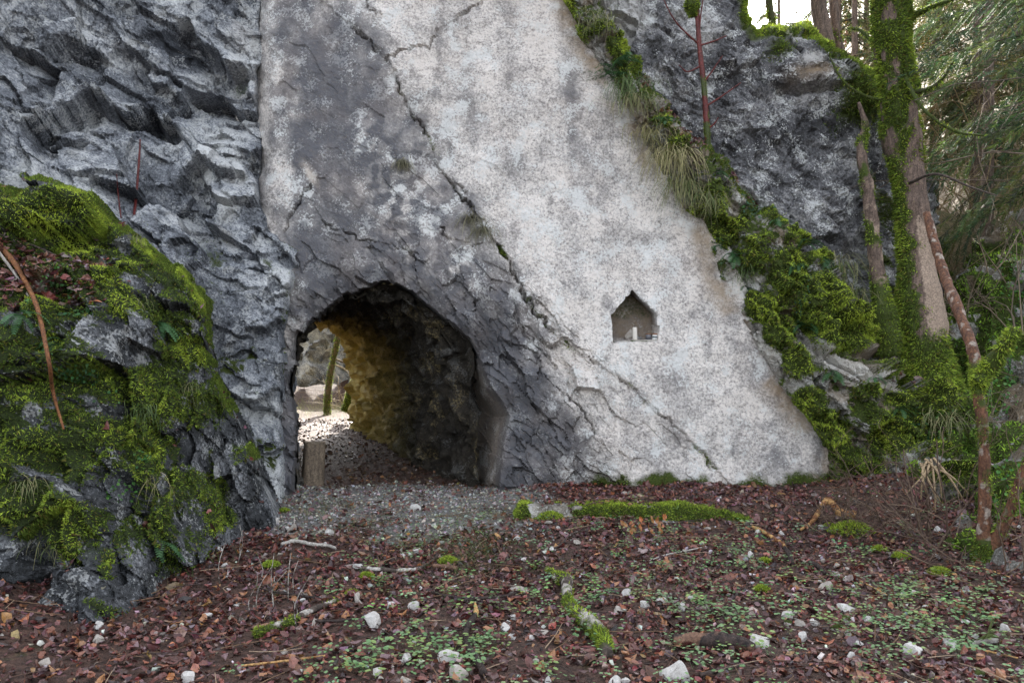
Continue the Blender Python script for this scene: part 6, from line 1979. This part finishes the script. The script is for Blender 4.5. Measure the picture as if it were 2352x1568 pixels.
IVY = [(0.030, 0.075, 0.035), (0.045, 0.10, 0.045), (0.07, 0.14, 0.06)]
for nm, sheet, spots, n, size, cols, lab in [
    ('ivy_patch', rb, [(1740, 465, 40, 32)], 240, 0.034, IVY, 'dark ivy leaves between the ferns on the ledge rim'),
    ('herb_patch', rb, [(1640, 575, 16, 40), (1650, 620, 14, 25)], 260, 0.022, IVY, 'bushy green herbs hanging on the slab edge of the ledge'),
    ('herb_patch', rb, [(1845, 680, 14, 40)], 130, 0.022, IVY, 'pale herbs between the two big moss cushions'),
    ('herb_patch', rb, [(2110, 960, 45, 30), (2150, 1000, 40, 30)], 260, 0.026, [(0.05, 0.13, 0.04), (0.09, 0.2, 0.05)], 'bright green herbs on the rocks below the big tree'),
    ('herb_patch', oc, [(150, 660, 50, 25), (60, 700, 40, 20), (180, 720, 50, 20)], 240, 0.026, [(0.05, 0.12, 0.04), (0.08, 0.18, 0.05)], 'green herbs along the rim of the leaf shelf'),
    ('herb_patch', oc, [(210, 900, 50, 40), (160, 840, 40, 30)], 260, 0.022, [(0.035, 0.10, 0.035), (0.06, 0.15, 0.045)], 'dark green herbs in the middle of the mossy outcrop'),
    ('herb_patch', oc, [(330, 1060, 30, 30), (280, 1120, 40, 30)], 160, 0.02, [(0.035, 0.10, 0.025), (0.07, 0.17, 0.035)], 'small herbs low on the mossy outcrop'),
    ('herb_patch', bk, [(2300, 900, 60, 80), (2330, 1150, 50, 80), (2330, 640, 40, 60)], 700, 0.035, [(0.06, 0.16, 0.035), (0.10, 0.24, 0.05)], 'bright green herbs covering the bank behind the sapling')]:
    V_, F_, C_ = leafy(sheet, spots, n, size, cols, 400 + n)
    link(nm, mesh_np(nm, V_, F_, C_, smooth=False), M['green'], None, lab, 'ivy' if nm == 'ivy_patch' else 'herbs', None, 'stuff')

# seedlings on the forest floor: a few round leaves on short stems
SEED_T = []
for k in range(4):
    r_ = np.random.default_rng(500 + k)
    parts = []
    for q in range(7 + k % 3):
        a = q * 2.4 + r_.uniform(-0.3, 0.3); R = frames(np.array([[math.cos(a) * 0.35, math.sin(a) * 0.35, 1.0]]), np.array([a + r_.normal(0, .2)]))
        L = r_.uniform(0.24, 0.42); h = r_.uniform(0.2, 0.9); rad = r_.uniform(0.2, 1.25)
        b = np.array([[math.cos(a) * rad * 0.6, math.sin(a) * rad * 0.6, h]])
        Rm = R.copy()
        ca, sa = math.cos(a), math.sin(a)
        Rm = np.array([[[ca, -sa, 0], [sa, ca, 0], [0, 0, 1.0]]])
        v_, f_ = stamp(ROUND[0], ROUND[1], b, Rm, np.array([L]))
        parts.append((v_, f_))
        parts.append((np.array([(0, 0, 0), (0.012, 0.012, 0), b[0]]), np.array([(0, 1, 2)])))
    SEED_T.append(cat_geo(parts))
SEEDC = [(0.17, 0.30, 0.13), (0.22, 0.36, 0.17), (0.12, 0.23, 0.09), (0.25, 0.36, 0.12)]


def dens_seed(x, y):
    n_ = fbm(np.stack([x, y, 0 * x], -1) * 1.0, 3, 990)
    area = sst(-1.6, -0.6, x) * (0.35 + 0.65 * sst(6.5, 4.5, y))
    return np.clip(0.16 * area + 0.6 * area * sst(-0.2, 0.4, n_) * sst(-0.35, 0.2, fbm(np.stack([x, y, 0 * x], -1) * 4, 2, 992)) * sst(7.3, 6.6, y) * sst(3.6, 2.6, x - 0.25 * (y - 4)), 0, 1)


p, N = on_ground(1150, -2.6, 4.2, 3.5, 7.4, dens_seed)
rng = np.random.default_rng(6)
order = np.argsort(p[:, 1])
near = [i for i in order if abs(p[i, 0] / p[i, 1]) < 0.66 and p[i, 1] > 3.7][:220]
rest = np.setdiff1d(np.arange(len(p)), near)
parts = []
kk = rng.integers(0, 4, len(rest))
for q in range(4):
    m = rest[kk == q]
    parts.append(stamp(SEED_T[q][0], SEED_T[q][1], p[m] + np.array([0, 0, 0.015]), frames(np.array([[0, 0, 1.0]]) + rng.normal(size=(len(m), 3)) * 0.12, rng=rng), rng.uniform(0.035, 0.075, len(m)), pal(SEEDC, len(m), 0.2, rng)))
V_, F_, C_ = cat_geo(parts)
link('ground_cover', mesh_np('ground_cover', V_, F_, C_, smooth=False), M['green'], kind='stuff', label='carpet of small green seedlings farther back on the forest floor', cat='ground cover')
sm = []
for q in range(4):
    for c in SEEDC:
        me = mesh_np('seedling', SEED_T[q][0], SEED_T[q][1], np.tile(c, (len(SEED_T[q][0]), 1)), smooth=False)
        me.materials.append(M['green']); sm.append(me)
for i in near:
    o = link('seedling', sm[rng.integers(len(sm))], None, None, 'low green seedling sprouting through the fallen leaves in the foreground', 'plant', 'green seedlings in the foreground')
    o.location = p[i] + np.array([0, 0, 0.015]); s_ = rng.uniform(0.04, 0.085); o.scale = (s_, s_, s_); o.rotation_euler = (rng.normal(0, .12), rng.normal(0, .12), rng.uniform(0, 6.28))
# small moss cushions on the floor
for k, (u, v, r) in enumerate([(677, 1417, 22), (916, 1445, 18), (881, 1488, 16), (1120, 1408, 26), (2075, 1320, 18), (2350, 1437, 30), (1905, 1477, 18), (1912, 1406, 14), (2200, 1378, 20), (2130, 1278, 60), (1375, 1300, 40), (710, 1280, 14), (2255, 1395, 24)]):
    g = ray_ground(u * K, v * K); rr = r * K / FP * g[1]
    n = int(900 * max(0.6, r / 25)); a = rng.uniform(0, 2 * np.pi, n); q = np.sqrt(rng.random(n))
    pos = np.stack([q * np.cos(a) * rr, q * np.sin(a) * rr * 0.8, (1 - q * q) * rr * 0.45 + 0.012], 1)
    nn = np.stack([np.cos(a) * q, np.sin(a) * q, 0 * a + 0.8], 1); nn /= np.linalg.norm(nn, axis=1)[:, None]
    mv, mf, mc = fronds(pos, nn, moss_col(np.full(n, 0.75), n), 0.02, 0.008, 0.0)
    link('moss_cushion', mesh_np('moss_cushion', mv, mf, mc, smooth=False), M['moss'], None, ['yellow-green moss cushion beside the outcrop on the leaves', 'small moss cushion below the lichen-white branch', 'tiny moss cushion above the large pale stone', 'flat moss patch at the right end of the lichen-white branch', 'pale moss cushion on the stump of a stick at right', 'round pale moss cushion in the leaves near the sapling foot', 'moss cushion left of the brown and black branch', 'small moss bit under the thin pale stalk', 'dark moss patch before the dark twiggy brush', 'long bright moss patch under the brushwood', 'moss mat in front of the left end of the kerb', 'small moss cushion at the tunnel foot beside the outcrop', 'moss patch between the yellow stone and the sapling'][k], 'moss', 'moss cushions on the forest floor', None, g)
# twig with orange leaves before the kerb
g = ray_ground(1475, 1228)
tw = thing('beech_twig', 'beech twig with bright orange dead leaves before the mossy kerb', 'twig', g)
tv, tf = tube(np.array([(-0.18, 0, 0.03), (0, 0, 0.13), (0.22, 0.02, 0.16)]), [0.004, 0.003, 0.002], 5, 8)
link('twig', mesh_tube('twig', tv, tf, np.tile([0.3, 0, 0], (len(tv), 1))), M['stick'], tw)
for k in range(15):
    x = rng.uniform(-0.17, 0.22)
    me = leafmesh[(k % 6) * 6 + 3].copy()
    ca = me.color_attributes['Col']; ca.data.foreach_set('color', np.tile([0.36 + rng.uniform(-.08, .08), 0.145, 0.05, 1], len(me.vertices)))
    o = link('leaf', me, None, tw); o.location = (x, rng.normal(0, 0.02), 0.05 + rng.uniform(-0.02, 0.11)); s_ = rng.uniform(0.05, 0.075); o.scale = (s_, s_ * .9, s_)
    o.rotation_euler = (rng.normal(1.2, 0.4), rng.normal(1.2, 0.4), rng.uniform(-.6, .6))
print('plants', round(time.time() - T0, 1))

# ------------------------------------------------------------------ beyond the tunnel
EX = Sheet(560, 1000, 690, 885, 5.0, lambda u, v: 21.3 + 0.8 * np.sin(u / 40.0) * 0.3 + (784 - v) * 0.004)
f1, _ = facets(EX.P * 0.9, 81); f2, _ = facets(EX.P * 2.6, 82)
EX.push(f1 * 0.5 + f2 * 0.2 + fbm(EX.P * 1.0, 3, 995) * 0.3)
EX.final()
EX.build('far_rock', EX.U > 0, M['cliff'], np.stack([0.45 + 0.4 * fbm(EX.P * 1.5, 3, 996), 0.1 + 0 * EX.U, 0 * EX.U], -1), kind='structure', label='grey rock face seen through the tunnel beyond the sunny clearing', cat='rock face')
Yx = 17.0
zb = float(zg(np.array([-3.6]), np.array([Yx]))[0])
xb = (752 - CU) / FP * Yx
t_ = thing('clearing_tree', 'thin leaning mossy trunk in the sunny clearing behind the tunnel', 'tree', (xb, Yx, zb))
woody('trunk', [np.array([xb, Yx, zb - 0.1]), P3(752, 920, Yx), P3(757, 870, Yx), P3(768, 815, Yx), P3(785, 740, Yx), P3(820, 600, Yx)], [0.085, 0.07, 0.065, 0.06, 0.06, 0.05], M['bark'], None, None, moss=0.5, patch=0.4, sides=12, parent=t_, mossn=1500, seed=77, mlen=0.04)
woody('branch', [P3(766, 822, Yx), P3(790, 832, Yx), P3(812, 838, Yx - .1)], [0.03, 0.02, 0.012], M['stick'], None, None, moss=0.3, patch=0.5, sides=6, parent=t_, seed=78)
woody('branch', [P3(764, 835, Yx), P3(795, 850, Yx), P3(812, 880, Yx)], [0.02, 0.015, 0.008], M['stick'], None, None, patch=0.8, sides=6, parent=t_, seed=79)
woody('fallen_trunk', [P3(795, 945, 15.2), P3(806, 905, 15.2), P3(825, 860, 15.1)], [0.10, 0.09, 0.07], M['stick'], 'mossy broken trunk leaning at the right side of the tunnel exit', 'log', moss=0.9, sides=12, mossn=1500, seed=80, mlen=0.04)
shrub('sunlit bare shrub in the clearing beyond the tunnel', (-3.7, 17.6, zg(-3.7, 17.6)), 1.1, 8, 0.6, 333, None, r0=0.01, col=((0.25, 0.2, 0.14), (0.45, 0.38, 0.26)))
parts = []
for k in range(260):
    x, y = rng.uniform(-5.6, -3.0), rng.uniform(16.2, 20.5)
    V_, F_, C_ = blades(None, 6, 0.22, rng, out=(0, 0, 0), arch=0.25, wd=0.008, cols=((0.12, 0.18, 0.03), (0.35, 0.33, 0.12)), spreadr=0.04, seg=3, stiff=0.8)
    parts.append((V_ + np.array([x, y, float(zg(x, y))]), F_, C_))
V_, F_, C_ = cat_geo(parts)
link('clearing_grass', mesh_np('clearing_grass', V_, F_, C_), M['grass'], kind='stuff', label='yellow-green grass in the sunlit clearing behind the tunnel', cat='grass')
print('done', round(time.time() - T0, 1), 'tris', sum(sum(len(p.vertices) - 2 for p in m.polygons) if len(m.polygons) < 3000 else len(m.polygons) * (len(m.polygons[0].vertices) - 2) for m in bpy.data.meshes))
